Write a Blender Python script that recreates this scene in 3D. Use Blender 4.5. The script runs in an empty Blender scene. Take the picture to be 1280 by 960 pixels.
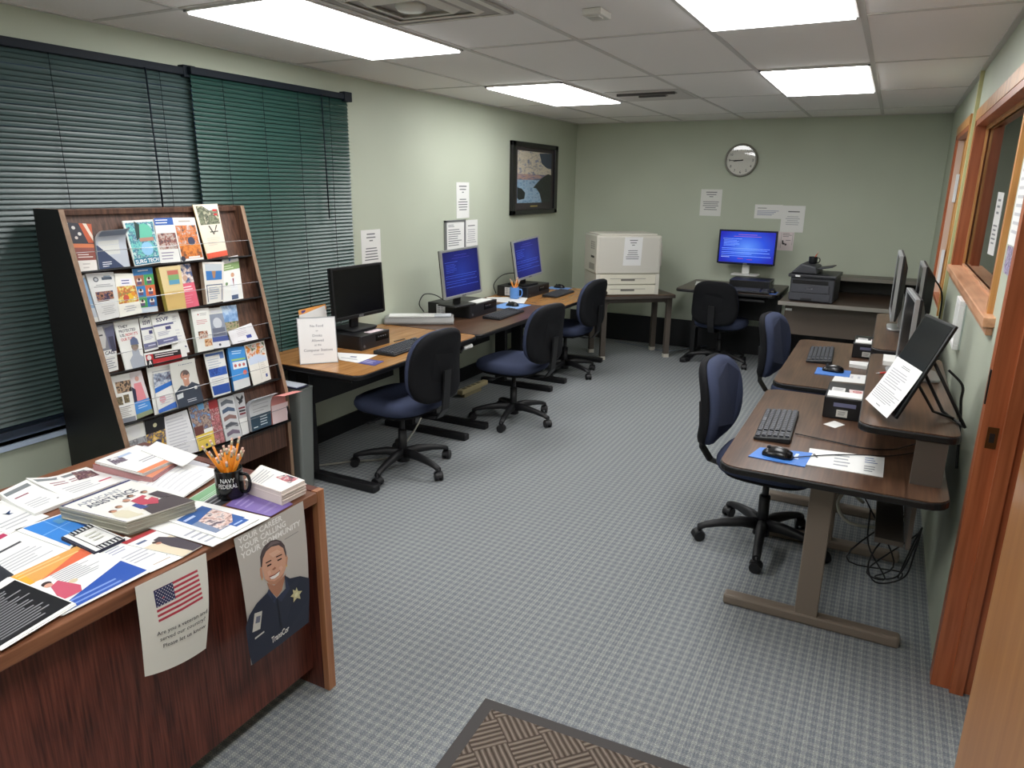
import bpy, bmesh, math, random
from mathutils import Vector, Matrix
R=math.radians; PI=math.pi
S=bpy.context.scene; COL=S.collection
# ---------------- camera, world, exposure ----------------
cam=bpy.data.cameras.new('camera'); co=bpy.data.objects.new('camera',cam); COL.objects.link(co)
fw=Vector((-0.44381522,0.85541106,-0.26702056)); rt=Vector((0.88595348,0.46360227,0.01262399)); up=Vector((-0.13459003,0.23096507,0.96360815))
m=Matrix((rt,up,-fw)).transposed().to_4x4(); m.translation=Vector((0,0,1.67)); co.matrix_world=m
cam.sensor_width=36; cam.lens=890.0*36/1280; cam.clip_start=.02; S.camera=co
W=bpy.data.worlds.new('night_sky'); S.world=W; W.use_nodes=True
W.node_tree.nodes['Background'].inputs[0].default_value=(.16,.24,.5,1); W.node_tree.nodes['Background'].inputs[1].default_value=.2
S.view_settings.view_transform='Standard'; S.view_settings.look='None'; S.view_settings.gamma=1; S.view_settings.use_curve_mapping=False
S.view_settings.exposure=0.0
LAMP=12.3          # brightness of the ceiling light lenses
# ---------------- materials ----------------
def lin(h):
    if not isinstance(h,str): return tuple(h)+((1,) if len(h)==3 else ())
    h=h.lstrip('#'); o=[]
    if len(h)==3: h=''.join(c*2 for c in h)
    for i in (0,2,4):
        c=int(h[i:i+2],16)/255; o.append(c/12.92 if c<=.04045 else ((c+.055)/1.055)**2.4)
    return tuple(o)+(1,)
MC={}
def mat(col,rough=.6,metal=0,spec=.5,emit=0,coat=0,bump=0,bscale=200):
    k=(col,rough,metal,spec,emit,coat,bump,bscale)
    if k in MC: return MC[k]
    mm=bpy.data.materials.new('m%d'%len(MC)); mm.use_nodes=True; nt=mm.node_tree; b=nt.nodes['Principled BSDF']
    b.inputs['Base Color'].default_value=lin(col); b.inputs['Roughness'].default_value=rough; b.inputs['Metallic'].default_value=metal
    b.inputs['Specular IOR Level'].default_value=spec; b.inputs['Coat Weight'].default_value=coat
    if emit:
        b.inputs['Emission Color'].default_value=lin(col); b.inputs['Emission Strength'].default_value=emit
    if bump:
        tc=nt.nodes.new('ShaderNodeTexCoord'); n=nt.nodes.new('ShaderNodeTexNoise'); n.inputs['Scale'].default_value=bscale; n.inputs['Detail'].default_value=3
        bp=nt.nodes.new('ShaderNodeBump'); bp.inputs['Strength'].default_value=bump; bp.inputs['Distance'].default_value=.002
        nt.links.new(tc.outputs['Object'],n.inputs['Vector']); nt.links.new(n.outputs['Fac'],bp.inputs['Height']); nt.links.new(bp.outputs['Normal'],b.inputs['Normal'])
    MC[k]=mm; return mm
def ramp(nt,fac,stops,const=False):
    r=nt.nodes.new('ShaderNodeValToRGB'); e=r.color_ramp.elements
    if const: r.color_ramp.interpolation='CONSTANT'
    while len(e)<len(stops): e.new(.5)
    for x,(p,c) in zip(e,stops): x.position=p; x.color=lin(c)
    nt.links.new(fac,r.inputs['Fac']); return r.outputs['Color']
def newmat(rough=.5,spec=.5,coat=0):
    mm=bpy.data.materials.new('mt'); mm.use_nodes=True; nt=mm.node_tree; b=nt.nodes['Principled BSDF']
    b.inputs['Roughness'].default_value=rough; b.inputs['Specular IOR Level'].default_value=spec; b.inputs['Coat Weight'].default_value=coat; b.inputs['Coat Roughness'].default_value=.25
    return mm,nt,b
def obco(nt,scale=(1,1,1),rot=(0,0,0)):
    tc=nt.nodes.new('ShaderNodeTexCoord'); mp=nt.nodes.new('ShaderNodeMapping'); mp.inputs['Scale'].default_value=scale; mp.inputs['Rotation'].default_value=rot
    nt.links.new(tc.outputs['Object'],mp.inputs['Vector']); return mp.outputs['Vector']
def wood(dark,mid,light,axis='z',rough=.4,fine=60,coat=0,spec=.5,figure=.35):
    mm,nt,b=newmat(rough,spec,coat)
    st={'x':(.04,1,1),'y':(1,.04,1),'z':(1,1,.04)}[axis]
    v=obco(nt,tuple(s*fine for s in st)); n=nt.nodes.new('ShaderNodeTexNoise'); n.inputs['Scale'].default_value=1; n.inputs['Detail'].default_value=4; nt.links.new(v,n.inputs['Vector'])
    st2={'x':(.25,1,1),'y':(1,.25,1),'z':(1,1,.25)}[axis]
    v2=obco(nt,tuple(s*5 for s in st2)); n2=nt.nodes.new('ShaderNodeTexNoise'); n2.inputs['Scale'].default_value=1; n2.inputs['Detail'].default_value=1; nt.links.new(v2,n2.inputs['Vector'])
    mu=nt.nodes.new('ShaderNodeMath'); mu.operation='MULTIPLY'; mu.inputs[1].default_value=14; nt.links.new(n2.outputs['Fac'],mu.inputs[0])
    sn=nt.nodes.new('ShaderNodeMath'); sn.operation='PINGPONG'; sn.inputs[1].default_value=1; nt.links.new(mu.outputs[0],sn.inputs[0])
    mx=nt.nodes.new('ShaderNodeMix'); mx.data_type='FLOAT'; mx.inputs[0].default_value=figure; nt.links.new(n.outputs['Fac'],mx.inputs[2]); nt.links.new(sn.outputs[0],mx.inputs[3])
    c=ramp(nt,mx.outputs[0],[(.3,dark),(.5,mid),(.72,light)]); nt.links.new(c,b.inputs['Base Color']); return mm
def photo(c1,c2,c3,c4=None,scale=60,stretch=(1,1,1)):
    mm,nt,b=newmat(.35); v=obco(nt,stretch); n=nt.nodes.new('ShaderNodeTexNoise'); n.inputs['Scale'].default_value=scale*.8; n.inputs['Detail'].default_value=5; n.inputs['Roughness'].default_value=.65; nt.links.new(v,n.inputs['Vector'])
    st=[(.36,c1),(.46,c2),(.53,c3),(.62,c4 or c1)]
    nt.links.new(ramp(nt,n.outputs['Fac'],st),b.inputs['Base Color']); return mm
def carpet():
    mm,nt,b=newmat(.95,.1); N=nt.nodes; L=nt.links
    def mth(op,a,bb=None):
        x=N.new('ShaderNodeMath'); x.operation=op
        for i,q in enumerate((a,bb)):
            if q is None: continue
            if isinstance(q,(int,float)): x.inputs[i].default_value=q
            else: L.new(q,x.inputs[i])
        return x.outputs[0]
    sx=N.new('ShaderNodeSeparateXYZ'); L.new(obco(nt),sx.inputs[0])
    nz=N.new('ShaderNodeTexNoise'); nz.inputs['Scale'].default_value=260; nz.inputs['Detail'].default_value=2; L.new(obco(nt),nz.inputs['Vector'])
    def line(c,p,w): return mth('LESS_THAN',mth('FRACT',mth('DIVIDE',c,p)),w)
    X,Y=sx.outputs[0],sx.outputs[1]
    big=mth('ADD',line(X,.034,.45),line(Y,.034,.45))          # 0,1,2 : plaid
    big=mth('MULTIPLY',big,.5)
    thr=mth('MULTIPLY',line(X,.011,.42),line(Y,.0075,.5))      # light flecks
    thr=mth('MULTIPLY',thr,mth('GREATER_THAN',nz.outputs['Fac'],.42))
    base=ramp(nt,big,[(0,'#7f848b'),(.5,'#8e9296'),(1,'#9b9f9e')])
    mx=N.new('ShaderNodeMix'); mx.data_type='RGBA'; L.new(mth('MULTIPLY',thr,mth('ADD',mth('MULTIPLY',big,.35),.2)),mx.inputs[0]); L.new(base,mx.inputs[6]); mx.inputs[7].default_value=lin('#d0d2c4')
    mx2=N.new('ShaderNodeMix'); mx2.data_type='RGBA'; mx2.blend_type='MULTIPLY'; mx2.inputs[0].default_value=.55; L.new(mx.outputs[2],mx2.inputs[6]); L.new(ramp(nt,nz.outputs['Fac'],[(.3,'#777'),(.65,'#fff')]),mx2.inputs[7])
    L.new(mx2.outputs[2],b.inputs['Base Color'])
    bp=N.new('ShaderNodeBump'); bp.inputs['Strength'].default_value=.5; bp.inputs['Distance'].default_value=.003; L.new(nz.outputs['Fac'],bp.inputs['Height']); L.new(bp.outputs['Normal'],b.inputs['Normal'])
    return mm
def matpile():
    mm,nt,b=newmat(.95,.1); N=nt.nodes; L=nt.links
    ck=N.new('ShaderNodeTexChecker'); ck.inputs['Scale'].default_value=1/.11; L.new(obco(nt,rot=(0,0,R(45))),ck.inputs['Vector'])
    outs=[]
    for bd,rz in (('X',R(45)),('Y',R(45))):
        w=N.new('ShaderNodeTexWave'); w.bands_direction=bd; w.inputs['Scale'].default_value=17; w.inputs['Distortion'].default_value=.6; w.inputs['Detail'].default_value=1; L.new(obco(nt,rot=(0,0,rz)),w.inputs['Vector']); outs.append(w.outputs['Fac'])
    mx=N.new('ShaderNodeMix'); mx.data_type='FLOAT'; L.new(ck.outputs['Fac'],mx.inputs[0]); L.new(outs[0],mx.inputs[2]); L.new(outs[1],mx.inputs[3])
    L.new(ramp(nt,mx.outputs[0],[(.1,'#50463f'),(.35,'#74685f'),(1,'#8b7f74')]),b.inputs['Base Color'])
    bp=N.new('ShaderNodeBump'); bp.inputs['Distance'].default_value=.008; L.new(mx.outputs[0],bp.inputs['Height']); L.new(bp.outputs['Normal'],b.inputs['Normal']); return mm
def wallpaint(c1,c2):
    mm,nt,b=newmat(.55,.35); n=nt.nodes.new('ShaderNodeTexNoise'); n.inputs['Scale'].default_value=1.2; n.inputs['Detail'].default_value=2; nt.links.new(obco(nt),n.inputs['Vector'])
    nt.links.new(ramp(nt,n.outputs['Fac'],[(.35,c1),(.65,c2)]),b.inputs['Base Color'])
    n2=nt.nodes.new('ShaderNodeTexNoise'); n2.inputs['Scale'].default_value=130; nt.links.new(obco(nt),n2.inputs['Vector'])
    bp=nt.nodes.new('ShaderNodeBump'); bp.inputs['Strength'].default_value=.12; bp.inputs['Distance'].default_value=.002; nt.links.new(n2.outputs['Fac'],bp.inputs['Height']); nt.links.new(bp.outputs['Normal'],b.inputs['Normal']); return mm
def glass():
    mm=bpy.data.materials.new('glass'); mm.use_nodes=True; nt=mm.node_tree; nt.nodes.remove(nt.nodes['Principled BSDF']); o=nt.nodes['Material Output']
    t=nt.nodes.new('ShaderNodeBsdfTransparent'); g=nt.nodes.new('ShaderNodeBsdfGlossy'); g.inputs['Roughness'].default_value=.02; f=nt.nodes.new('ShaderNodeFresnel'); f.inputs[0].default_value=1.5
    x=nt.nodes.new('ShaderNodeMixShader'); nt.links.new(f.outputs[0],x.inputs[0]); nt.links.new(t.outputs[0],x.inputs[1]); nt.links.new(g.outputs[0],x.inputs[2]); nt.links.new(x.outputs[0],o.inputs[0]); return mm
GLASS=glass()
PAINT=wallpaint('#b9c0ae','#c0c7b5'); CARPET=carpet()
TILE=mat('#f3f0ed',.9,bump=.3,bscale=90); TBAR=mat('#cfccc8',.5)
BLACK=mat('#0c0c0e',.45); BLACKP=mat('#131316',.5,bump=.2,bscale=300); DARKM=mat('#101012',.35,spec=.6); TAUPE=mat('#7b6f63',.45); TAUPED=mat('#5a524b',.5)
NAVY=mat('#3a4158',.9,spec=.2,bump=.5,bscale=700); SHELL=mat('#0e0f13',.8,spec=.25,bump=.3,bscale=500); WHITE=mat('#eeeeec',.6); CHROME=mat('#b9bcc0',.25,1); SILVER=mat('#b4b6b8',.35,.6)
WALNUT=wood('#3e2b20','#553d2e','#6a4f3c','y',.28,fine=90,figure=.12); HONEY=wood('#8a5f33','#a1723f','#b28350','y',.25,fine=90,figure=.12)
MAHOG=wood('#3a1b15','#5f3026','#754133','z',.35,fine=150,figure=.16); MAHOGTOP=wood('#5e3a28','#7a4e37','#8c5e44','y',.35,fine=70,figure=.2); EDGEW=wood('#8b5a3c','#a26c4a','#b07c58','z',.4,fine=60,figure=.15)
RACKW=wood('#3f2a22','#5c4034','#71523f','z',.4,fine=90,figure=.1); RACKE=wood('#7a604c','#8f735c','#9c826a','z',.4,fine=90,figure=.1)
CEDAR=wood('#96512f','#ac613c','#bd7048','z',.35,fine=60,figure=.06); SILLW=wood('#c08a66','#d6a17c','#e2b592','y',.35,fine=50,figure=.2); DOORW=wood('#9a6638','#a57040','#b07c4a','z',.3,fine=30,figure=.05); OAK=wood('#b0773f','#c98f52','#d8a468','z',.35,fine=50,figure=.2)
# ---------------- mesh helpers ----------------
class MB:
    def __init__(s): s.v=[];s.f=[];s.mi=[];s.m=[];s.sm=[]
    def k(s,mt):
        if mt not in s.m: s.m.append(mt)
        return s.m.index(mt)
    def face(s,idx,mt,sm=False): s.f.append(idx); s.mi.append(s.k(mt)); s.sm.append(sm)
    def pts(s,ps): n=len(s.v); s.v+= [Vector(p) for p in ps]; return n
    def poly(s,ps,mt): n=s.pts(ps); s.face(list(range(n,n+len(ps))),mt)
    def bx(s,x0,x1,y0,y1,z0,z1,mt,M=None):
        ps=[Vector((x,y,z)) for z in (z0,z1) for y in (y0,y1) for x in (x0,x1)]
        if M is not None: ps=[M@p for p in ps]
        n=s.pts(ps)
        for q in ((0,2,3,1),(4,5,7,6),(0,1,5,4),(2,6,7,3),(0,4,6,2),(1,3,7,5)): s.face([n+i for i in q],mt)
        return s
    def box(s,c,d,mt,rz=0,M=None):
        T=Matrix.Translation(c)@Matrix.Rotation(rz,4,'Z')
        if M is not None: T=M@T
        return s.bx(-d[0]/2,d[0]/2,-d[1]/2,d[1]/2,-d[2]/2,d[2]/2,mt,T)
    def prism(s,poly,z0,z1,mt,mtop=None,M=None):
        n=len(poly); a=[Vector((p[0],p[1],z0)) for p in poly]+[Vector((p[0],p[1],z1)) for p in poly]
        if M is not None: a=[M@p for p in a]
        b=s.pts(a); s.face([b+i for i in range(n)][::-1],mt); s.face([b+n+i for i in range(n)],mtop or mt)
        for i in range(n): j=(i+1)%n; s.face([b+i,b+j,b+n+j,b+n+i],mt)
        return s
    def rings(s,rr,mt,closed_ends=True,sm=True,loop=True):
        n=len(rr[0]); b=[s.pts(r) for r in rr]
        for a,c in zip(b,b[1:]):
            for i in range(n if loop else n-1):
                j=(i+1)%n; s.face([a+i,a+j,c+j,c+i],mt,sm)
        if closed_ends: s.face([b[0]+i for i in range(n)][::-1],mt); s.face([b[-1]+i for i in range(n)],mt)
        return s
    def cyl(s,p0,p1,r0,mt,r1=None,n=14,caps=True):
        p0=Vector(p0);p1=Vector(p1); r1=r0 if r1 is None else r1; d=(p1-p0).normalized(); a=d.orthogonal().normalized(); b=d.cross(a)
        return s.rings([[p+(a*math.cos(t)+b*math.sin(t))*r for t in [2*PI*i/n for i in range(n)]] for p,r in ((p0,r0),(p1,r1))],mt,caps)
    def lathe(s,prof,mt,c=(0,0,0),n=24,caps=True):
        c=Vector(c); return s.rings([[c+Vector((r*math.cos(2*PI*i/n),r*math.sin(2*PI*i/n),z)) for i in range(n)] for r,z in prof],mt,caps)
    def tube(s,pts,r,mt,n=8,sub=4):
        P=[Vector(p) for p in pts]
        if sub>1 and len(P)>2:
            Q=[]; E=[P[0]*2-P[1]]+P+[P[-1]*2-P[-2]]
            for i in range(1,len(E)-2):
                a,b,c,d=E[i-1:i+3]
                for k in range(sub):
                    t=k/sub; Q.append(.5*((2*b)+(c-a)*t+(2*a-5*b+4*c-d)*t*t+(3*b-a-3*c+d)*t**3))
            Q.append(P[-1]); P=Q
        rr=[]; ref=None
        for i,p in enumerate(P):
            d=(P[min(i+1,len(P)-1)]-P[max(i-1,0)]).normalized()
            if ref is None: ref=d.orthogonal().normalized()
            ref=(ref-d*ref.dot(d)).normalized(); b=d.cross(ref); rad=r(i/(len(P)-1)) if callable(r) else r
            rr.append([p+(ref*math.cos(2*PI*k/n)+b*math.sin(2*PI*k/n))*rad for k in range(n)])
        return s.rings(rr,mt)
    def pad(s,W_,H_,prof,mt,fn,ex=4,n=44):
        """rounded cushion: outline superellipse W_ x H_, prof=[(scale,depth)], fn(a,b,d)->point"""
        def ring(sc,d):
            o=[]
            for i in range(n):
                t=2*PI*i/n; c,q=math.cos(t),math.sin(t)
                a=math.copysign(abs(c)**(2/ex),c)*(W_/2-(1-sc)*W_/2); b=math.copysign(abs(q)**(2/ex),q)*(H_/2-(1-sc)*W_/2)
                o.append(fn(a,b,d))
            return o
        return s.rings([ring(*p) for p in prof],mt)
    def build(s,name,parent=None,world=False,bevel=0,seg=2):
        vs=s.v; o_=Vector((0,0,0))
        if parent is not None and world:
            pm=(Matrix.Translation(parent.location)@parent.rotation_euler.to_matrix().to_4x4()).inverted(); vs=[pm@p for p in vs]
        elif parent is None:
            xs=[p.x for p in vs];ys=[p.y for p in vs];o_=Vector(((min(xs)+max(xs))/2,(min(ys)+max(ys))/2,min(p.z for p in vs))); 
            if name.split('_')[0] in ('floor','ceiling','wall'): o_=Vector((0,0,0))
            vs=[p-o_ for p in vs]
        me=bpy.data.meshes.new(name); me.from_pydata([tuple(p) for p in vs],[],s.f)
        for mt in s.m: me.materials.append(mt)
        me.polygons.foreach_set('material_index',s.mi); me.polygons.foreach_set('use_smooth',s.sm); me.update()
        o=bpy.data.objects.new(name,me); COL.objects.link(o); o.location=o_
        if parent is not None: o.parent=parent
        if bevel:
            bm=o.modifiers.new('b','BEVEL'); bm.width=bevel; bm.segments=seg; bm.limit_method='ANGLE'; bm.angle_limit=R(40)
        return o
def thing(name,label,cat,loc=(0,0,0),rz=0,group=None):
    o=bpy.data.objects.new(name,None); COL.objects.link(o); o.location=loc; o.rotation_euler=(0,0,rz); o.empty_display_size=.05
    o['label']=label; o['category']=cat
    if group: o['group']=group
    return o
def tag(o,label,cat,group=None):
    o['label']=label; o['category']=cat
    if group: o['group']=group
    return o
def struct(mb,name,**k): o=mb.build(name,**k); o['kind']='structure'; return o
def B(*a,**k): return MB().bx(*a,**k)
def rrect(x0,x1,y0,y1,r,n=5):
    rs=r if isinstance(r,(list,tuple)) else [r]*4; o=[]
    for (cx,cy,a0),q in zip(((x0,y0,180),(x1,y0,270),(x1,y1,0),(x0,y1,90)),rs):
        sx=1 if cx==x0 else -1; sy=1 if cy==y0 else -1
        if q<=0: o.append((cx,cy)); continue
        for i in range(n+1):
            t=R(a0+90*i/n); o.append((cx+sx*q+q*math.cos(t),cy+sy*q+q*math.sin(t)))
    return o
TC={}
def textmesh(t,bold=0):
    key=(t,bold)
    if key in TC: return TC[key]
    c=bpy.data.curves.new('t','FONT'); c.body=t; c.size=1; c.resolution_u=2; c.fill_mode='FRONT'; c.offset=bold
    o=bpy.data.objects.new('t',c); me=bpy.data.meshes.new_from_object(o)
    vs=[(v.co.x,v.co.y) for v in me.vertices]; fs=[list(p.vertices) for p in me.polygons]
    bpy.data.objects.remove(o); bpy.data.curves.remove(c); bpy.data.meshes.remove(me)
    x0=min(v[0] for v in vs); x1=max(v[0] for v in vs); vs=[(x-x0,y) for x,y in vs]; TC[key]=(vs,fs,x1-x0); return TC[key]
PG=.28 # paper gloss roughness
def sheet(mb,M,Wd,Hd,th,ops,body='#e9e9e6',nu=1,nv=1,step=.00013,seed=0,rough=.5,edge=None):
    """printed sheet; M(u,v,d) maps the unit square, d lifts along the normal"""
    rnd=random.Random(seed); bm_=mat(body,rough) if isinstance(body,str) else body; em=mat(edge,.8) if edge else bm_
    def grid(x0,y0,x1,y1,d,mt):
        a=max(1,math.ceil(nu*(x1-x0)-.01)); b=max(1,math.ceil(nv*(y1-y0)-.01)); n=mb.pts([M(x0+(x1-x0)*i/a,y0+(y1-y0)*j/b,d) for j in range(b+1) for i in range(a+1)])
        for j in range(b):
            for i in range(a): q=n+j*(a+1)+i; mb.face([q,q+1,q+a+2,q+a+1],mt,nu*nv>1)
    grid(0,0,1,1,0,bm_)
    # underside and rim
    n=mb.pts([M(i/nu,j/nv,-th) for j in range(nv+1) for i in range(nu+1)])
    for j in range(nv):
        for i in range(nu): q=n+j*(nu+1)+i; mb.face([q,q+nu+1,q+nu+2,q+1],bm_)
    rim=[(i/nu,0) for i in range(nu)]+[(1,j/nv) for j in range(nv)]+[(1-i/nu,1) for i in range(nu)]+[(0,1-j/nv) for j in range(nv)]
    a=mb.pts([M(x,y,0) for x,y in rim]); b=mb.pts([M(x,y,-th) for x,y in rim]); L=len(rim)
    for i in range(L): j=(i+1)%L; mb.face([a+i,b+i,b+j,a+j],em)
    d=step*1.5
    def mm(c): return mat(c,PG if False else .42) if isinstance(c,str) else c
    for o in ops:
        k=o[0]
        if k=='r': grid(o[1],o[2],o[3],o[4],d,mm(o[5]))
        elif k=='p': mb.poly([M(x,y,d) for x,y in o[1]],mm(o[2]))
        elif k=='c':
            cx,cy,r,c=o[1:5]; mb.poly([M(cx+r*math.cos(2*PI*i/14),cy+r*Wd/Hd*math.sin(2*PI*i/14),d) for i in range(14)],mm(c))
        elif k=='l':  # block of small print: x0,y0,x1,y1,lines,colour
            x0,y0,x1,y1,nl,c=o[1:7]; h=(y1-y0)/nl
            for i in range(nl):
                w=(x1-x0)*rnd.uniform(.65,1); yy=y1-h*i-h*.62; cen=len(o)>7
                xa=(x0+x1-w)/2 if cen else x0; grid(xa,yy,xa+w,yy+h*.36,d,mm(c))
        elif k=='t':  # text, x, baseline y, letter height, colour, [align c/l], [width]
            vs,fs,tw=textmesh(o[1],.022 if o[1].isupper() or o[1]=='TransCor' else .006); x,y,h,c=o[2:6]; al=o[6] if len(o)>6 else 'l'; fw_=o[7] if len(o)>7 else None
            sy=h/.7; sx=(fw_/tw) if fw_ else sy*Hd/Wd; x0=x-tw*sx/2 if al=='c' else x
            n=mb.pts([M(x0+vx*sx,y+vy*sy,d) for vx,vy in vs])
            for q in fs: mb.face([n+i for i in q],mm(c))
        d+=step
    return mb
def quadM(TL,TR,BR,BL,nrm=None,f=None):
    TL,TR,BR,BL=[Vector(p) for p in (TL,TR,BR,BL)]
    n=Vector(nrm) if nrm is not None else ((TR-TL).cross(TL-BL)).normalized()
    def M(u,v,d):
        a=BL.lerp(BR,u); b=TL.lerp(TR,u); p=a.lerp(b,v)
        if f: p=p+f(u,v)
        return p+n*d
    return M,((TR-TL).length+(BR-BL).length)/2,((TL-BL).length+(TR-BR).length)/2
# ---------------- room shell ----------------
XL,XR,YB,YF,H=-3.21,.346,7.66,-1.6,2.342
struct(B(-3.5,3.0,YF-.2,YB+.2,-.1,0,CARPET),'floor')
c=B(-3.5,3.0,YF-.2,YB+.2,H,H+.1,TILE)
GX,GY=-2.652,2.167
for i in range(-1,6):
    x=GX+.6096*i
    if XL<x<XR: c.bx(x-.012,x+.012,YF,YB,H-.004,H,TBAR)
for j in range(-4,5):
    y=GY+1.2192*j
    if YF<y<YB: c.bx(XL,XR,y-.012,y+.012,H-.0035,H,TBAR)
c.bx(GX+.6096*2-.6096,GX+.6096*2,GY+.6096-.012,GY+.6096+.012,H-.0035,H,TBAR)
for (a,b) in ((XL,XL+.025),(XR-.025,XR)): c.bx(a,b,YF,YB,H-.006,H,TBAR)
c.bx(XL,XR,YB-.025,YB,H-.006,H,TBAR)
struct(c,'ceiling')
struct(B(XL-.2,3.0,YB,YB+.2,0,H,PAINT),'wall_back')
struct(B(XL-.2,3.0,YF-.2,YF,0,H,PAINT),'wall_front')
w=MB(); WY0,WY1,WZ0,WZ1=.72,3.74,.585,2.19
w.bx(XL-.2,XL,YF,WY0,0,H,PAINT); w.bx(XL-.2,XL,WY1,YB,0,H,PAINT); w.bx(XL-.2,XL,WY0,WY1,0,WZ0,PAINT); w.bx(XL-.2,XL,WY0,WY1,WZ1,H,PAINT)
struct(w,'wall_left')
w=MB(); T=.11
def wr(y0,y1,z0,z1): w.bx(XR,XR+T,y0,y1,z0,z1,PAINT)
wr(YF,1.7,0,H); wr(1.7,2.6,2.05,H); wr(2.6,2.95,0,H); wr(2.95,4.87,0,1.235); wr(2.95,4.87,2.05,H); wr(4.87,5.34,0,H); wr(5.34,6.42,0,.9); wr(5.34,6.42,2.07,H); wr(6.42,YB,0,H)
struct(w,'wall_right')
struct(B(2.6,2.75,YF,YB,0,H,PAINT),'wall_hallway')
struct(B(XL,XR,YB-.012,YB,0,.3,mat('#17181c',.5)),'baseboard_back')
struct(B(XL,XL+.012,3.0,YB-.012,0,.12,mat('#17181c',.5)),'baseboard_left')
struct(B(XR-.02,XR,5.085,5.125,0,H-.006,mat('#c9c493',.4)),'trim_1')
# left window behind the blinds
f=MB(); AL=mat('#9fb4dc',.35,.2)
for y in (WY0,2.0,2.66,WY1-.05): f.bx(XL-.12,XL-.07,y,y+.05,WZ0,WZ1,AL)
f.bx(XL-.12,XL-.05,WY0,WY1,WZ0,WZ0+.05,AL); f.bx(XL-.12,XL-.07,WY0,WY1,WZ1-.05,WZ1,AL); f.bx(XL-.1,XL-.085,WY0,WY1,WZ0+.07,WZ0+.085,AL)
wi=struct(f,'window_1'); B(XL-.105,XL-.1,WY0,WY1,WZ0,WZ1,GLASS).build('pane',wi,True)
B(XL-.12,XL+.015,WY0,WY1,WZ0-.022,WZ0,mat('#c9daf2',.3)).build('sill',wi,True)
# door jamb by the camera, right
w=MB(); w.bx(XR-.012,XR+.2,2.585,2.6,0,2.05,CEDAR); w.bx(XR+.045,XR+.085,2.565,2.585,0,2.05,CEDAR); w.bx(XR-.011,XR,2.6,2.655,0,2.1,CEDAR)
w.bx(XR,XR+.2,1.7,1.715,0,2.05,CEDAR); w.bx(XR,XR+.2,1.715,2.585,2.035,2.05,CEDAR); w.bx(XR+.12,XR+.2,2.56,2.585,0,2.05,CEDAR)
d1=struct(w,'door_1')
sp=MB(); sp.bx(XR+.006,XR+.036,2.582,2.5855,.89,.96,mat('#6a4a2a',.4,.8)); sp.bx(XR+.014,XR+.028,2.5805,2.5822,.91,.94,mat('#1c120a',.6)); sp.build('strike_plate',d1,True)
B(XR-.016,XR-.012,2.59,2.605,1.03,1.14,BLACK).build('latch_bar',d1,True)
w=MB(); Mx=Matrix.Translation((.281,1.6,0))@Matrix.Rotation(R(-86.8),4,'Z'); w.bx(0,.9,0,.042,.01,2.03,DOORW,Mx)
dl=struct(w,'door_2'); h=MB(); h.cyl(Mx@Vector((.84,-.05,.95)),Mx@Vector((.84,.0,.95)),.012,CHROME); h.lathe([(.0,0),(.026,.005),(.03,.02),(.02,.035),(0,.04)],CHROME,Mx@Vector((.84,-.07,.93))); h.build('door_handle',dl,True)
# interior window with deep cedar frame
def winframe(n,y0,y1,z0,z1,sill):
    w=MB(); t=.03
    w.bx(XR-.015,XR+T,y1-t,y1,z0,z1,CEDAR); w.bx(XR-.015,XR+T,y0,y0+t,z0,z1,CEDAR); w.bx(XR-.015,XR+T,y0,y1,z1-t,z1,CEDAR); w.bx(XR,XR+T,y0,y1,z0,z0+t,CEDAR)
    # casing on the wall face and glazing stops
    w.bx(XR-.018,XR,y0-.01,y1+.05,z1,z1+.06,OAK); w.bx(XR-.018,XR,y1,y1+.045,z0,z1,OAK if sill else CEDAR); w.bx(XR-.018,XR,y0-.035,y0,z0,z1,OAK)
    for s in (.035,.065):
        w.bx(XR+s,XR+s+.012,y1-t-.016,y1-t,z0,z1,OAK); w.bx(XR+s,XR+s+.012,y0+t,y0+t+.016,z0,z1,OAK); w.bx(XR+s,XR+s+.012,y0,y1,z1-t-.016,z1-t,OAK); w.bx(XR+s,XR+s+.012,y0,y1,z0+t,z0+t+.016,SILLW)
    o=struct(w,n); B(XR+.052,XR+.057,y0+t,y1-t,z0+t,z1-t,GLASS).build('pane',o,True)
    if sill:
        q=MB(); q.bx(XR-.035,XR+.035,y0-.13,y1+.02,z0,z0+.034,SILLW); q.bx(XR-.02,XR,y0-.11,y1,z0-.03,z0,SILLW); q.build('sill',o,True,bevel=.004)
    return o
winframe('window_2',2.95,4.87,1.235,2.05,True); w3=winframe('window_3',5.34,6.42,.9,2.07,False)
q=MB(); PK=mat('#d9b9a4',.5)
q.bx(XR-.002,XR+.1,6.375,6.389,.93,2.04,PK); q.bx(XR+.01,XR+.03,6.36,6.376,1.0,1.25,WHITE); q.bx(XR+.02,XR+.04,6.36,6.376,1.6,1.8,WHITE); q.bx(XR+.03,XR+.05,5.75,5.77,.93,2.04,PK); q.build('mullion',w3,True)
# ---------------- ceiling lights, vents, detector ----------------
LENS=mat('#ffffff',.5,emit=LAMP)
def troffer(i,j,lab):
    x0,y0=GX+.6096*i,GY+1.2192*j; t=thing('ceiling_light',lab,'ceiling light',(x0+.305,y0+.61,H-.01),0,'fluorescent ceiling panels')
    f=MB(); a,b=x0+.012,x0+.5976; c_,d_=y0+.012,y0+1.207
    for q in ((a,a+.013,c_,d_),(b-.013,b,c_,d_),(a,b,c_,c_+.013),(a,b,d_-.013,d_)): f.bx(*q,H-.012,H-.001,TBAR)
    f.build('frame',t,True); l=MB(); l.bx(a+.013,b-.013,c_+.013,d_-.013,H-.019,H-.002,LENS); l.build('diffuser',t,True); return t
troffer(0,0,'long bright ceiling light above the window blinds, nearest on the left')
troffer(3,0,'bright ceiling light cut off by the top edge, nearest on the right')
troffer(0,2,'small bright ceiling light above the black framed picture')
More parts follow.
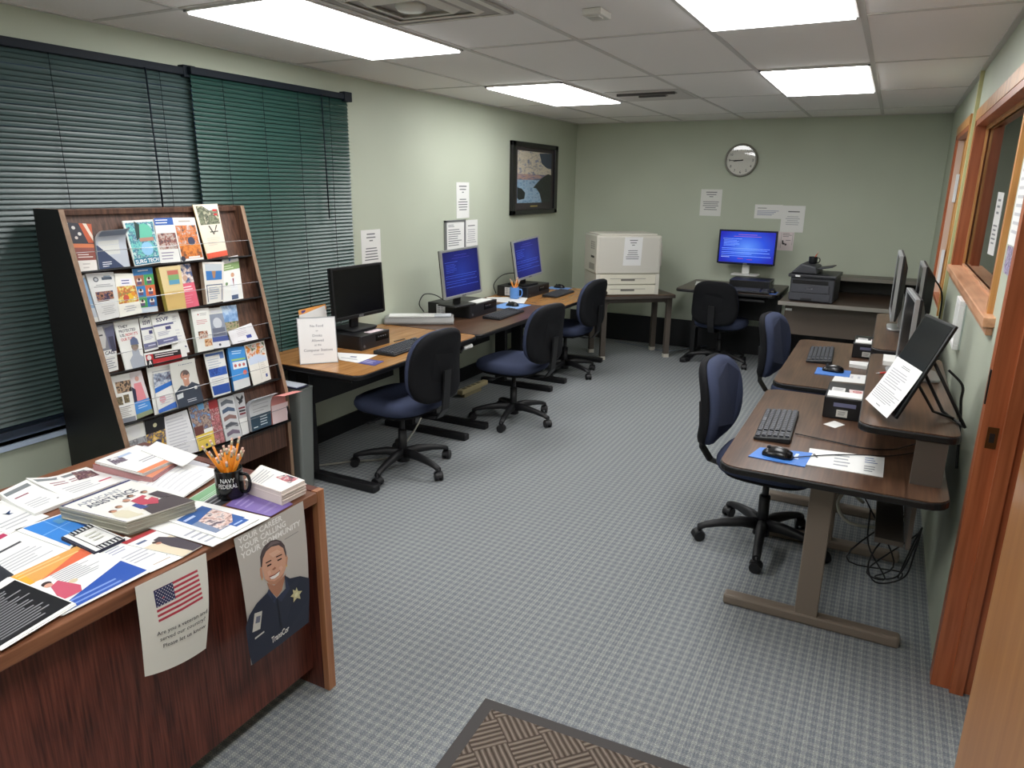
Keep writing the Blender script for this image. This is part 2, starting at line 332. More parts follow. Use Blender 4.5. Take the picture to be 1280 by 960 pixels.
troffer(3,2,'bright ceiling light nearest the wall clock')
troffer(6,1,'unseen ceiling light added in the hallway to brighten the interior window'); troffer(0,-2,'ceiling light behind the camera on the left'); troffer(3,-2,'ceiling light behind the camera on the right')  # hallway light is an unseen addition that brightens the interior window glass
v=thing('air_diffuser','square white ceiling air diffuser with nested frames beside the long light','vent',(GX+.914,GY+.305,H-.02)); cx,cy=GX+.6096*1.5,GY+.305
VM=mat('#dcdad2',.4); b_=B(cx-.29,cx+.29,cy-.29,cy+.29,H-.012,H-.004,mat('#a9a5a0',.6)); b_.build('backing',v,True)
for k,(s,zz) in enumerate(((.29,.012),(.215,.018),(.145,.024))):
    f=MB(); pr=[(s,H-.004-.003),(s-.028,H-zz-.006),(s-.034,H-zz-.002),(s-.01,H-.003)]
    rr=[]
    for sx,sy in ((-1,-1),(1,-1),(1,1),(-1,1)): rr.append([Vector((cx+sx*a,cy+sy*a,z)) for a,z in pr])
    rr.append(rr[0]); f.rings(rr,VM,False,False); f.build('louver_frame',v,True)
f=MB(); f.lathe([(.0,H-.034),(.05,H-.032),(.06,H-.02),(.06,H-.01)],VM,(cx,cy,0)); f.build('center_cone',v,True)
v=thing('return_vent','dark slotted ceiling vent beside the small far light','vent',(-1.7,5.5,H-.02))
b_=MB(); b_.bx(-2.0,-1.45,5.24,5.82,H-.006,H-.003,mat('#cfcbc7',.6)); b_.build('plate',v,True); f=MB()
for k,(a,b) in enumerate(((-1.93,-1.5),(-1.8,-1.6))): f.bx(a,b,5.33+.12*k,5.36+.12*k,H-.022,H-.006,mat('#4c4a49',.6)); f.bx(a,b,5.36+.12*k,5.41+.12*k,H-.012,H-.006,mat('#8d8985',.6))
f.build('slats',v,True)
v=thing('smoke_detector','small white box detector on the ceiling between the lights','smoke detector',(-1.145,2.89,H-.03)); MB().bx(-1.185,-1.105,2.83,2.95,H-.026,H-.001,mat('#d8d6d0',.5)).build('case',v,True,bevel=.004); B(-1.17,-1.12,2.845,2.9,H-.031,H-.026,mat('#c8c6c0',.5)).build('cover',v,True)
# ---------------- blinds ----------------
BL_SHEEN=mat('#3a4c4b',.36,.0,.6); BL2=mat('#24463f',.36,.0,.6); BLD=mat('#0d1722',.6,spec=.25)  # left blind's greyer slat colour paints in the glossy reflection of the lights
def blind(y0,y1,x,zb,zt,lab,phase):
    t=thing('window_blind',lab,'blind',(x,(y0+y1)/2,zb),0,'green mini blinds'); s=MB(); n=int((zt-zb-.04)/.0215); a=R(68); BL=BL_SHEEN if phase==0 else BL2
    for k in range(n):
        z=zb+.03+k*.0215; pr=[]
        for q in (-1,-.4,.4,1): pr.append((x+q*.0125*math.cos(a)-(1-q*q)*.0018*math.sin(a),z-q*.0125*math.sin(a)-(1-q*q)*.0018*math.cos(a)))
        sag=.0012*math.sin(k*1.7+phase)
        i=s.pts([(px,yy,pz+(sag if m else 0)) for m,yy in enumerate((y0,(y0+y1)/2,y1)) for px,pz in pr])
        for m in range(2):
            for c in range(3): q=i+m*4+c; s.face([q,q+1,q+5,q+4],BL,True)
    s.build('slats',t,True)
    B(x-.018,x+.02,y0-.01,y1+.01,zt-.035,zt,BLD).build('headrail',t,True,bevel=.003)
    B(x-.012,x+.012,y0,y1,zb,zb+.014,BLD).build('bottom_rail',t,True)
    c=MB(); 
    for q in [y0+.18+(y1-y0-.36)*i/3 for i in range(4)]: c.tube([(x+.014,q,zt-.03),(x+.014,q,zb+.01)],.0016,BLD,5,1)
    c.build('ladder_cords',t,True)
    w=MB(); w.tube([(x+.024,y1-.26,zt-.03),(x+.026,y1-.25,zt-.75)],.004,BLD,6,1); w.build('tilt_wand',t,True)
    e=MB(); e.bx(x-.02,x+.024,y1-.05,y1+.022,zt-.045,zt+.012,BLD); e.build('bracket',t,True,bevel=.004); return t
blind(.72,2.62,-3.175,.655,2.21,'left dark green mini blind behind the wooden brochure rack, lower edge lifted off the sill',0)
blind(2.60,3.76,-3.145,.62,2.215,'right dark green mini blind without painted grey sheen beside the first monitor',1)
# ---------------- wall papers ----------------
def wallpaper_(name,lab,cat,q,ops,th=.0015,body='#e9e9e6',grp=None,parent=None,seed=0):
    mb=MB(); M,a,b=quadM(*q); sheet(mb,M,a,b,th,ops,body,seed=seed); o=mb.build(name,parent,parent is not None)
    if parent is None: tag(o,lab,cat,grp)
    return o
def LW(y0,y1,z0,z1,x=-3.207): return [(x,y0,z1),(x,y1,z1),(x,y1,z0),(x,y0,z0)]
def BW(x0,x1,z0,z1,y=YB-.003): return [(x0,y,z1),(x1,y,z1),(x1,y,z0),(x0,y,z0)]
GT='#6d6f73'
notice=[('l',.2,.84,.8,.93,1,GT,1),('l',.25,.76,.75,.84,1,GT,1),('l',.4,.68,.6,.76,1,GT,1),('l',.12,.2,.88,.56,5,GT,1)]
wallpaper_('wall_notice','white printed notice on the left wall just behind the black screen monitor','paper',LW(3.914,4.126,1.1,1.37),notice,seed=1)
wallpaper_('wall_notice','topmost white printed notice on the left wall, above the two framed papers','paper',LW(5.146,5.35,1.41,1.7),notice,seed=2)
t=thing('document_frame','silver framed document on the left wall above the middle monitor','frame',(-3.2,5.11,1.15))
wallpaper_('document','',0,LW(4.975,5.25,1.165,1.385,-3.198),[('l',.1,.8,.5,.92,2,GT),('l',.1,.1,.9,.75,8,GT)],parent=t,seed=3)
f=MB(); 
for q in ((4.955,5.27,1.385,1.4),(4.955,5.27,1.15,1.165),(4.955,4.975,1.15,1.4),(5.25,5.27,1.15,1.4)): f.bx(-3.21,-3.193,*q,mat('#8d8f90',.35,.5))
f.build('frame',t,True)
wallpaper_('wall_notice','white paper pinned right against the silver framed document on the left wall','paper',LW(5.28,5.49,1.145,1.392),[('l',.1,.2,.9,.7,7,'#a8a8ac',1)]+[('l',.2,.76,.8,.84,1,'#44464a',1)],seed=4)
wallpaper_('wall_notice','white printed notice on the back wall below the clock on its left','paper',BW(-1.8,-1.585,1.405,1.67),notice,body='#e4e4e0',seed=5)
wallpaper_('wall_notice','wide white printed sheet on the back wall above the lit monitor','paper',BW(-1.25,-.985,1.395,1.53),[('l',.1,.68,.45,.8,1,GT),('l',.1,.2,.92,.6,4,'#8a8fb0')],seed=6)
wallpaper_('wall_notice','tall white printed sheet on the back wall overlapping the wide sheet','paper',BW(-.99,-.775,1.27,1.525,YB-.006),[('l',.2,.72,.85,.82,1,'#4a4a4e',1),('l',.15,.25,.85,.62,5,'#b2b2b6',1)],seed=7)
mb=MB(); M,a,b=quadM(*BW(-1.0,-.85,1.09,1.275,YB-.003)); sheet(mb,M,a,b,.001,[('r',.2,.12,.22,.93,'#999'),('r',.9,.3,.92,.93,'#999'),('l',.3,.7,.85,.92,3,'#7a6a6e'),('l',.5,.5,.85,.58,1,'#7a6a6e'),('c',.32,.5,.05,'#2b2326'),('c',.4,.36,.06,'#2b2326'),('c',.52,.32,.07,'#4a3c40'),('p',[(.28,.55),(.38,.45),(.34,.3),(.28,.36)],'#2b2326')],'#e8dcdc',seed=8)
tag(mb.build('clipped_flyer'),'pinkish flyer with a small dark drawing just right of the lit monitor','paper')
t=thing('framed_picture','black framed picture of a cloudy sunset over a lake on the left wall','picture',(-3.2,6.59,1.41))
y0,y1,z0,z1=6.08,7.1,1.41,2.08; f=MB()
for q in ((y0,y1,z1-.045,z1),(y0,y1,z0,z0+.045),(y0,y0+.07,z0,z1),(y1-.07,y1,z0,z1)): f.bx(-3.21,-3.175,*q,mat('#141314',.3))
f.build('frame',t,True,bevel=.005)
B(-3.205,-3.195,y0+.05,y1-.05,z0+.04,z1-.04,mat('#3a3436',.5)).build('mat_board',t,True)
mb=MB(); M,a,b=quadM(*LW(y0+.13,y1-.13,z0+.11,z1-.08,-3.194)); SK=photo('#6d7896','#c9bfae','#ded3bd','#8e93a6',7,(1,1,3))
sheet(mb,M,a,b,.001,[('r',0,.45,1,1,SK),('r',0,.44,1,.56,photo('#5a6280','#c8a18f','#8b7f94','#5d6986',8,(1,.4,4))),('r',0,0,1,.45,photo('#5f80a6','#8fb0cc','#a4bdd2','#6f8fb4',9,(1,1,3))),
 ('p',[(.62,.98),(1,1),(1,.68),(.85,.7),(.7,.78)],'#3f4a5c'),('p',[(.45,.3),(.6,.42),(.72,.5),(.9,.58),(1,.56),(1,.0),(.72,0),(.65,.18),(.55,.28)],photo('#1c2022','#2a3030','#14181a','#333a38',40)),('p',[(0,.3),(.12,.28),(.22,.2),(.2,.08),(.05,.06),(0,.1)],'#1d2426')],'#8893a5',seed=3)
mb.build('print',t,True); B(-3.1945,-3.1935,6.5,6.66,z0+.072,z0+.082,mat('#b5a25a',.4)).build('caption',t,True)
# clock
t=thing('wall_clock','round silver rimmed wall clock high on the back wall','clock',(-1.425,YB-.03,1.95),0); cx,cz=-1.425,1.952
f=MB(); f.rings([[Vector((cx+r*math.cos(2*PI*i/48),y,cz+r*math.sin(2*PI*i/48))) for i in range(48)] for r,y in ((.158,YB-.001),(.16,YB-.02),(.155,YB-.04),(.143,YB-.042),(.14,YB-.03))],mat('#8b8980',.35,.5),False); f.build('rim',t,True)
f=MB(); f.cyl((cx,YB-.001,cz),(cx,YB-.022,cz),.145,mat('#e6e4da',.35),n=48); f.build('dial',t,True)
f=MB()
for k in range(1,13):
    a=PI/2-2*PI*k/12; vs,fs,tw=textmesh(str(k)); s=.036; px,pz=cx+.112*math.cos(a)-tw*s/2,cz+.112*math.sin(a)-.35*s
    n=f.pts([(px+x*s,YB-.0228,pz+y*s) for x,y in vs])
    for q in fs: f.face([n+i for i in q],mat('#222',.6))
f.build('numerals',t,True)
def hand(nm,a,l,w):
    d=Vector((math.cos(a),0,math.sin(a))); n=Vector((-d.z,0,d.x)); c=Vector((cx,YB-.025,cz)); g=MB(); g.poly([c-d*.02+n*w,c-d*.02-n*w,c+d*l-n*w*.5,c+d*l+n*w*.5],mat('#151515',.5)); g.build(nm,t,True)
hand('hour_hand',R(187),.075,.006); hand('minute_hand',R(180),.105,.004)
f=MB(); f.cyl((cx,YB-.0285,cz),(cx,YB-.03,cz),.142,GLASS,n=48); f.build('lens',t,True)
# right wall bits
tag(wallpaper_('window_notice','',0,[(XR+.05,3.907,1.675),(XR+.05,3.706,1.671),(XR+.05,3.679,1.411),(XR+.05,3.892,1.405)],[('l',.2,.62,.8,.92,3,GT,1),('l',.15,.15,.85,.5,5,GT,1)],seed=9),'white printed notice taped to the glass of the interior window','paper')
def RWQ(y0,y1,z0,z1,x=XR-.004): return [(x,y1,z1),(x,y0,z1),(x,y0,z0),(x,y1,z0)]
wallpaper_('wall_poster','white poster on the right wall between the interior window and the door jamb','poster',RWQ(2.64,2.86,1.51,1.78),[('l',.1,.1,.9,.9,8,'#c9c9cc')],body='#f2f2f0',seed=10)
wallpaper_('wall_poster','small purple floral card under the white poster by the door jamb','poster',RWQ(2.68,2.84,1.42,1.507),[('r',0,0,1,1,photo('#4d3f6b','#8a7aa8','#d9d2e2','#2f2447',90))],seed=11)
wallpaper_('wall_poster','dark purple picture above the white poster by the door jamb','poster',RWQ(2.64,2.86,1.79,1.95),[('r',0,0,1,1,photo('#5b4a6b','#7b6a8c','#43355a','#a79ab5',60))],seed=12)
t=thing('wall_holder','empty white wall mounted holder under the interior window sill','holder',(XR-.02,3.85,.97)); f=MB(); y0,y1,z0,z1=3.76,3.96,.975,1.2
f.bx(XR-.03,XR-.007,y0,y0+.03,z0+.025,z1-.025,WHITE); f.bx(XR-.03,XR-.007,y1-.02,y1,z0+.025,z1-.025,WHITE); f.bx(XR-.03,XR-.007,y0,y1,z1-.025,z1,WHITE); f.bx(XR-.03,XR-.007,y0,y1,z0,z0+.025,WHITE); f.build('frame',t,True,bevel=.003); B(XR-.007,XR,y0,y1,z0,z1,mat('#a9b4ac',.5)).build('back_plate',t,True)
# ---------------- brochure rack ----------------
kk=.2185; NN=Vector((1,0,kk)).normalized(); DN=Vector((kk,0,-1)).normalized(); P0=Vector((-2.95,0,1.56))-NN*.025
def rkp(y,s,d=0): return P0+Vector((0,y,0))+DN*s+NN*d
t=thing('brochure_rack','dark brown wooden brochure rack with slanted front standing against the window blinds','rack',(-2.95,2.22,0))
RY0,RY1=1.745,2.685
def sidepanel(y0,y1,dark):
    f=MB(); pr=[(-3.15,0),(-2.735,0),(-2.735,.6),(-2.95,1.56),(-3.12,1.56)]
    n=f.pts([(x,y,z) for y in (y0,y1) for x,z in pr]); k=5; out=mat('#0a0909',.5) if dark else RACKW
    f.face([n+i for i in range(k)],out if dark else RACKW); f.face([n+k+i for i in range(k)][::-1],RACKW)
    for i in range(k): j=(i+1)%k; f.face([n+i,n+k+i,n+k+j,n+j],RACKE)
    return f
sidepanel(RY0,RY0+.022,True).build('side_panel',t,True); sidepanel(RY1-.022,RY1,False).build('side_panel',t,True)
f=MB(); y0,y1=RY0+.022,RY1-.022
f.rings([[rkp(y0,-.01,-.03),rkp(y1,-.01,-.03),rkp(y1,-.01,-.045),rkp(y0,-.01,-.045)],[rkp(y0,1.16,-.03),rkp(y1,1.16,-.03),rkp(y1,1.16,-.045),rkp(y0,1.16,-.045)]],RACKW,True,False); f.build('back_panel',t,True)
B(-3.12,-2.985,y0,y1,1.535,1.555,RACKW).build('top_rail',t,True)
B(-2.79,-2.75,y0,y1,.30,.435,RACKW).build('apron',t,True); B(-3.1,-3.085,y0,y1,.05,.45,RACKW).build('base_back',t,True)
SS=[.25,.463,.679,.9,1.132]
for s in SS:
    f=MB(); f.rings([[rkp(y,s,-.03),rkp(y,s,.024),rkp(y,s+.006,.024),rkp(y,s+.006,-.03)] for y in (y0,y1)],BLACK,True,False); f.build('ledge',t,True)
    f=MB(); f.tube([rkp(y0,s-.075,.028),rkp(y1,s-.075,.028)],.0013,mat('#d9dadc',.2,.6),6,1); f.build('retaining_wire',t,True)
    f=MB(); f.rings([[rkp(y1-.006,s-.078,.012),rkp(y1-.006,s-.078,.029),rkp(y1-.006,s+.0,.029),rkp(y1-.006,s,.012)],[rkp(y1,s-.078,.012),rkp(y1,s-.078,.029),rkp(y1,s,.029),rkp(y1,s,.012)]],BLACK,True,False); f.build('wire_bracket',t,True)
GRP='brochures in the slanted rack'
def bro(lab,q,off,th,ops,body='#e6e6e2',flop=None,name='brochure',cat='brochure',edge=None,seed=0):
    """q: (y,s) of the four corners; off: distance in front of the rest plane"""
    TL,TR,BR,BL=[rkp(y,min(s,10),off) for y,s in q]
    # keep the foot above its ledge
    fn=(lambda u,v:NN*(flop*max(0,(v-.5)*2)**2)-Vector((0,0,1))*(flop*.75*max(0,(v-.5)*2)**2)) if flop else None
    M,a,b=quadM(TL,TR,BR,BL,NN,fn); mb=MB(); sheet(mb,M,a,b,th,ops,body,1,8 if flop else 1,seed=seed,edge=edge); o=mb.build(name); return tag(o,lab,cat,GRP)
# --- row 1 (top)
bro('brochure with a star and red stripe flag cover, leftmost in the top row',[(1.783, 0.048), (1.88, 0.058), (1.853, 0.253), (1.771, 0.252)],.0,.004,
 [('r',0,.55,1,1,'#2c2a35'),('p',[(.45,1),(1,1),(1,.6),(.75,.6)],'#c25a35'),('p',[(.62,1),(.78,1),(1,.75),(1,.62)],'#e6d5c4'),('c',.2,.9,.08,'#d8d4d0'),('c',.42,.78,.08,'#d8d4d0'),('c',.25,.7,.07,'#cfc4c0'),('r',0,.5,1,.58,'#d77a4e'),('r',0,.24,1,.5,'#8d4a40'),('l',.15,.28,.9,.38,2,'#e8dcd4'),('r',0,0,1,.24,'#e9e4de'),('l',.3,.05,.7,.2,2,'#c9c2bd')],seed=1)
bro('bundle of folded grey and navy leaflets flopping forward in the top row',[(1.887, 0.058), (2.018, 0.053), (2.0, 0.246), (1.861, 0.247)],.003,.014,
 [('r',0,0,1,1,'#bfc5cf'),('p',[(0,.55),(0,0),(.8,0)],'#2c3c5e'),('r',.06,.3,.75,.62,'#d5d6d2'),('p',[(0,.5),(.0,.28),(.55,.0),(.8,.0)],'#2c3c5e'),('l',.12,.03,.42,.16,3,'#dfe3ea'),('r',.05,.75,.95,.98,'#8c96aa')],'#c3c8d0',flop=.05,seed=2)
bro('teal brochure reading SURG TECH under a masked surgeon in the top row',[(2.022, 0.05), (2.17, 0.048), (2.154, 0.242), (2.026, 0.248)],.0,.006,
 [('r',.05,.03,.98,.95,photo('#3f9ab0','#7fd0c4','#2b5f8a','#bfe3df',38)),('c',.62,.72,.28,'#66c2a8'),('p',[(.35,.98),(.5,.9),(.42,.6),(.3,.55)],'#1f3c3a'),('r',.4,.52,.9,.6,'#b98a78'),('c',.6,.35,.22,'#8fc4e6'),('r',.02,.02,.98,.16,'#2f7d9a'),('t','SURG TECH',.06,.045,.085,'#f2f2f2','l',.88)],seed=3)
bro('white brochure with a blue heading band and a busy photo in the top row',[(2.175, 0.044), (2.271, 0.044), (2.258, 0.247), (2.153, 0.245)],.001,.003,
 [('r',0,.84,1,1,'#2f5fae'),('l',.06,.86,.94,.98,2,'#e8ecf5'),('r',.05,.3,1,.66,photo('#7d6a62','#c6b9b0','#8e4f44','#4b4f57',45)),('l',.1,.05,.9,.25,3,'#9b93a8')],seed=4)
bro('white brochure with a collage of people in orange in the top row',[(2.271, 0.044), (2.393, 0.047), (2.388, 0.246), (2.263, 0.247)],.0,.003,
 [('r',.05,.05,.98,.4,photo('#d97a2f','#e08c3c','#c56a2a','#6b4a33',40)),('r',.05,.4,.95,.82,photo('#e9e4de','#b98a78','#e07f35','#4b4850',42)),('c',.62,.45,.16,'#3b3f58'),('l',.2,.86,.8,.96,1,'#b9b0a8',1),('c',.1,.06,.1,'#2c2f3f'),('l',.35,.02,.9,.12,1,'#efe9e2')],seed=5)
bro('tall cream leaflet with a big V emblem standing above the top row',[(2.397, -0.013), (2.542, -0.015), (2.53, 0.238), (2.407, 0.248)],.004,.004,
 [('r',.1,.62,.95,.97,photo('#5d6650','#8b8f74','#3d4637','#b8b49a',34)),('p',[(.35,.97),(.95,.97),(.95,.9),(.6,.88)],'#ecebe4'),('r',.74,.86,.9,.9,'#c4373a'),('r',.76,.78,.9,.82,'#c4373a'),('p',[(.4,.6),(.46,.6),(.6,.44),(.56,.42)],'#3c3c38'),('p',[(.8,.6),(.74,.6),(.56,.42),(.6,.44)],'#3c3c38'),('r',.42,.47,.78,.49,'#4a4a44'),('l',.2,.22,.85,.38,5,'#d6c9bb'),('r',.0,.0,1,.1,'#d8553a')],'#ecdfcb',edge='#d8b86a',seed=6)
# --- row 2
bro('narrow strip of a light blue leaflet against the left side of the second row',[(1.768, 0.264), (1.791, 0.264), (1.801, 0.459), (1.77, 0.457)],.001,.003,[('r',0,.3,1,.95,'#8fb0d0'),('r',0,.1,1,.3,'#c5cdd6')],seed=7)
bro('grey white brochure with a round seal and small night photo in the second row',[(1.797, 0.257), (1.917, 0.263), (1.895, 0.453), (1.801, 0.459)],.004,.014,
 [('c',.3,.86,.1,'#55595f'),('c',.3,.86,.06,'#b9bcc0'),('r',.52,.84,.9,.9,'#4d5866'),('r',.6,.9,.85,.93,'#8a96a6'),('l',.15,.68,.9,.76,2,'#9a9c9e',1),('r',.15,.42,.85,.6,photo('#1f1b33','#3c3355','#b07a5a','#120f20',60)),('l',.15,.38,.85,.42,1,'#6a4a45'),('l',.2,.1,.85,.3,5,'#b4b4b4',1)],'#dcdcda',seed=8)
bro('white brochure with a bowl of yellow and red fruit in the second row',[(1.919, 0.27), (2.002, 0.278), (1.998, 0.451), (1.891, 0.456)],.006,.006,
 [('r',.25,.72,.85,.88,'#eceaf2'),('l',.3,.73,.8,.86,2,'#4a4f8c'),('r',.03,.3,.97,.7,photo('#e9e2c8','#dcca62','#c9543a','#7f9a4a',45)),('c',.62,.44,.16,'#e6b82e'),('c',.4,.42,.14,'#c6523f'),('c',.78,.5,.1,'#e08f2f'),('l',.2,.08,.8,.24,3,'#b9b9bf',1)],'#eceae0',seed=9)
PPL=[('r',0,.84,1,1,'#2f7fc0'),('l',.25,.9,.85,.96,1,'#dfeaf2')]
for i,(c,x,y) in enumerate((('#a36a4e',0,.6),('#3f9a58',.5,.6),('#3479b8',0,.36),('#d2673a',.5,.36),('#3f9a58',0,.12),('#2f6fae',.5,.12))): PPL+=[('r',x,y,x+.5,y+.24,c),('c',x+.25,y+.12,.13,'#e6dcd2'),('c',x+.25,y+.15,.07,'#4a2f28'),('r',x+.14,y+.03,x+.36,y+.1,'#5b4a6b')]
bro('blue green and orange brochure with six small portraits in the second row',[(2.008, 0.257), (2.106, 0.256), (2.076, 0.455), (1.986, 0.452)],.0,.003,PPL+[('r',0,0,1,.11,'#c9d2da')],seed=10)
bro('thick manila coloured booklet with a small landscape picture in the second row',[(2.123, 0.264), (2.236, 0.264), (2.212, 0.463), (2.115, 0.461)],.018,.024,
 [('r',.35,.55,.85,.9,'#d8c48f'),('r',.3,.56,.88,.92,'#c9b889'),('r',.34,.8,.85,.9,'#c0685a'),('r',.34,.68,.85,.8,'#7aa86a'),('r',.34,.58,.85,.68,'#5d9bb8'),('r',0,.02,1,.42,'#cfae6a'),('l',.35,.36,.75,.4,1,'#8a7a4a')],'#dcc793',edge='#b8a850',seed=11)
bro('navy topped brochure with a pink lower half in the second row',[(2.237, 0.26), (2.303, 0.258), (2.297, 0.46), (2.212, 0.463)],.001,.003,
 [('r',0,.56,1,1,photo('#2f4a80','#5d6a8c','#d9c0b2','#e6e6ea',50)),('c',.4,.68,.18,'#c9a590'),('r',0,0,1,.56,'#e0647a'),('l',.05,.38,.9,.5,2,'#f4e2e6'),('l',.1,.08,.8,.3,4,'#ea8b9b')],seed=12)
bro('fanned bundle of pale leaflets with a blue globe picture in the second row',[(2.361, 0.259), (2.486, 0.27), (2.429, 0.458), (2.329, 0.46)],.016,.026,
 [('r',.1,.55,.9,.95,'#b9c0c4'),('r',.12,.56,.9,.78,'#2f6fb0'),('p',[(.4,.78),(.6,.78),(.55,.6),(.45,.6)],'#a37a5a'),('r',.08,.04,.12,.45,'#4a5a7a'),('r',.88,.04,.92,.45,'#4a5a7a'),('r',.08,.43,.92,.45,'#4a5a7a'),('l',.2,.08,.8,.4,6,'#8d9aae')],'#dcd8d0',edge='#b09a86',seed=13)
bro('rightmost second row brochure with a green band and a figure in a white coat',[(2.492, 0.251), (2.594, 0.242), (2.564, 0.46), (2.437, 0.463)],.002,.004,
 [('r',0,.7,1,.86,'#7f9a62'),('l',.1,.72,.7,.82,2,'#c9d6b4'),('c',.45,.93,.06,'#4f7fae'),('l',.5,.9,.9,.96,1,'#b9c4cc'),('c',.55,.58,.1,'#c99a7c'),('p',[(.4,.5),(.72,.5),(.8,.1),(.4,.1)],'#e2e4e6'),('p',[(.52,.5),(.6,.5),(.57,.3)],'#8c2f35'),('r',.42,.02,.75,.12,'#4a5a7a'),('c',.2,.4,.07,'#6f8a62')],seed=14)
# --- row 3
bro('grey brochure showing half a face and the word CALL, left in third row',[(1.77, 0.471), (1.858, 0.471), (1.826, 0.67), (1.775, 0.672)],.001,.003,
 [('r',0,.45,1,1,'#7f8088'),('p',[(.05,.95),(.42,.95),(.5,.72),(.35,.5),(.1,.5)],'#c8c6c4'),('r',.1,.76,.35,.79,'#33343a'),('p',[(.5,.9),(1,.95),(1,.45),(.6,.45)],'#5d5f7a'),('p',[(.62,.72),(.9,.72),(1,.4),(.7,.4)],'#3a3b50'),('t','CALL',.22,.36,.07,'#2c3350','l',.7),('l',.12,.05,.85,.28,5,'#8f8f9a')],seed=15)
bro('white brochure reading THEY PROTECTED US above a man in a cap in the third row',[(1.858, 0.468), (1.973, 0.468), (1.946, 0.682), (1.856, 0.68)],.003,.006,
 [('t','THEY',.12,.84,.055,'#3c3f4c'),('t','PROTECTED',.12,.755,.055,'#3c3f4c','l',.7),('t','US.',.12,.67,.055,'#3c3f4c'),('t',"NOW IT'S",.36,.67,.055,'#c4565c','l',.52),('t','OUR TURN',.12,.585,.055,'#c4565c','l',.62),('p',[(.35,0),(.3,.18),(.48,.27),(.5,.4),(.8,.4),(.85,.25),(1,.2),(1,0)],'#a9afba'),('c',.66,.44,.17,'#77705f'),('p',[(.48,.48),(.5,.58),(.66,.64),(.82,.58),(.86,.47)],'#5b6788'),('c',.65,.4,.12,'#8d7a70')],seed=16)
SV=[('t','SSVF',.2,.74,.11,'#33345c','l',.62),('p',[(.25,.88),(.5,.99),(.78,.9),(.5,.94)],'#33345c'),('r',0,.6,1,.66,'#5d5f86'),('r',.55,.46,.82,.56,'#3d3f70'),('l',.12,.3,.8,.44,4,'#9a9cb5'),('r',.0,.06,1,.22,'#6a6c90'),('l',.3,.1,.9,.18,1,'#c9cadb')]
bro('SSVF leaflet partly covered by its twin in the third row',[(1.979, 0.462), (2.037, 0.464), (2.032, 0.619), (1.964, 0.621)],.002,.003,SV,seed=17)
bro('SSVF leaflet in full view in the middle of the third row',[(2.03, 0.463), (2.131, 0.463), (2.134, 0.609), (2.03, 0.612)],.008,.004,SV,seed=18)
bro('plain pale leaflet tucked behind the SSVF leaflets in the third row',[(2.121, 0.469), (2.176, 0.469), (2.183, 0.664), (2.094, 0.661)],.001,.003,[('l',.2,.75,.7,.9,3,'#c4c4c9'),('l',.3,.3,.8,.6,4,'#cfcfd4'),('c',.85,.15,.06,'#3d3f70')],seed=19)
bro('thick white booklet with two small food photos in the third row',[(2.236, 0.47), (2.334, 0.477), (2.306, 0.676), (2.216, 0.674)],.014,.022,
 [('c',.35,.86,.04,'#a0444a'),('l',.45,.82,.85,.9,2,'#a8a8a8'),('l',.2,.62,.85,.74,3,'#c98f8f'),('r',.2,.3,.75,.47,photo('#6b4a3a','#e0d2c2','#a85a3a','#3b4a3f',70)),('r',.5,.1,.95,.27,photo('#a85a3a','#e6c9a2','#c98a4a','#7a3a2a',70))],'#e4e4de',edge='#b9c0b4',seed=20)
bro('grey brochure with a domed building cover in the third row',[(2.337, 0.481), (2.416, 0.484), (2.416, 0.681), (2.316, 0.674)],.002,.003,
 [('r',0,.28,1,.85,'#8f96a6'),('c',.5,.62,.3,'#c9cdd4'),('r',.1,.3,.9,.5,'#6a6f80'),('r',.2,.88,.9,.95,'#e2e2e6'),('r',0,.16,1,.28,'#4a5a9a'),('r',0,0,1,.16,'#e6e6ea'),('c',.4,.08,.07,'#4a4f60')],seed=21)
bro('brochure with a blue sky and a family under trees in the third row',[(2.413, 0.48), (2.51, 0.485), (2.488, 0.674), (2.413, 0.672)],.001,.003,
 [('r',0,.55,1,1,photo('#6d94c4','#9dbbe0','#c9dcef','#5f86b8',14)),('r',0,.2,1,.58,photo('#4a5a3c','#6f7f55','#b9a58a','#2f3a2a',60)),('c',.7,.3,.16,'#e2d6cc'),('c',.3,.28,.14,'#b98a78')],seed=22)
bro('small white card lying at a slant at the right end of the third row',[(2.413, 0.608), (2.566, 0.588), (2.587, 0.676), (2.423, 0.674)],.012,.003,
 [('l',.3,.4,.7,.85,4,'#d6cfd6'),('r',.6,.2,.8,.4,'#3f4fa0'),('l',.2,.06,.55,.16,1,'#a8a8ae')],'#eeecef',seed=23)
# --- row 4
bro('leftmost fourth row leaflet with one wide and two small dark photos',[(1.77, 0.689), (1.871, 0.694), (1.845, 0.898), (1.772, 0.895)],.001,.003,
 [('r',.25,.62,.98,.86,photo('#241d20','#3f3633','#c9a888','#15120f',60)),('r',.12,.38,.42,.55,photo('#4a4030','#8a7a5a','#2a2418','#b9a888',70)),('r',.5,.4,.78,.57,photo('#4a4030','#8a7a5a','#2a2418','#b9a888',70)),('l',.15,.12,.8,.34,6,'#a8a4a0'),('r',.05,.0,.95,.1,'#8b8f98')],seed=24)
bro('brochure with a person in a pink coat and a blue box in the fourth row',[(1.867, 0.693), (1.923, 0.695), (1.926, 0.888), (1.846, 0.895)],.002,.003,
 [('r',0,.3,1,1,'#d9cfd0'),('p',[(.1,.3),(.2,.75),(.75,.75),(.85,.3)],'#dc8a92'),('c',.5,.84,.16,'#c99a8c'),('p',[(0,.7),(.25,.62),(.2,.28),(0,.3)],'#2c2f48'),('r',.0,.1,1,.36,'#4a8fd8'),('l',.2,.18,.8,.28,2,'#bcd8f4'),('r',.0,.0,1,.1,'#8f9a7a')],seed=25)
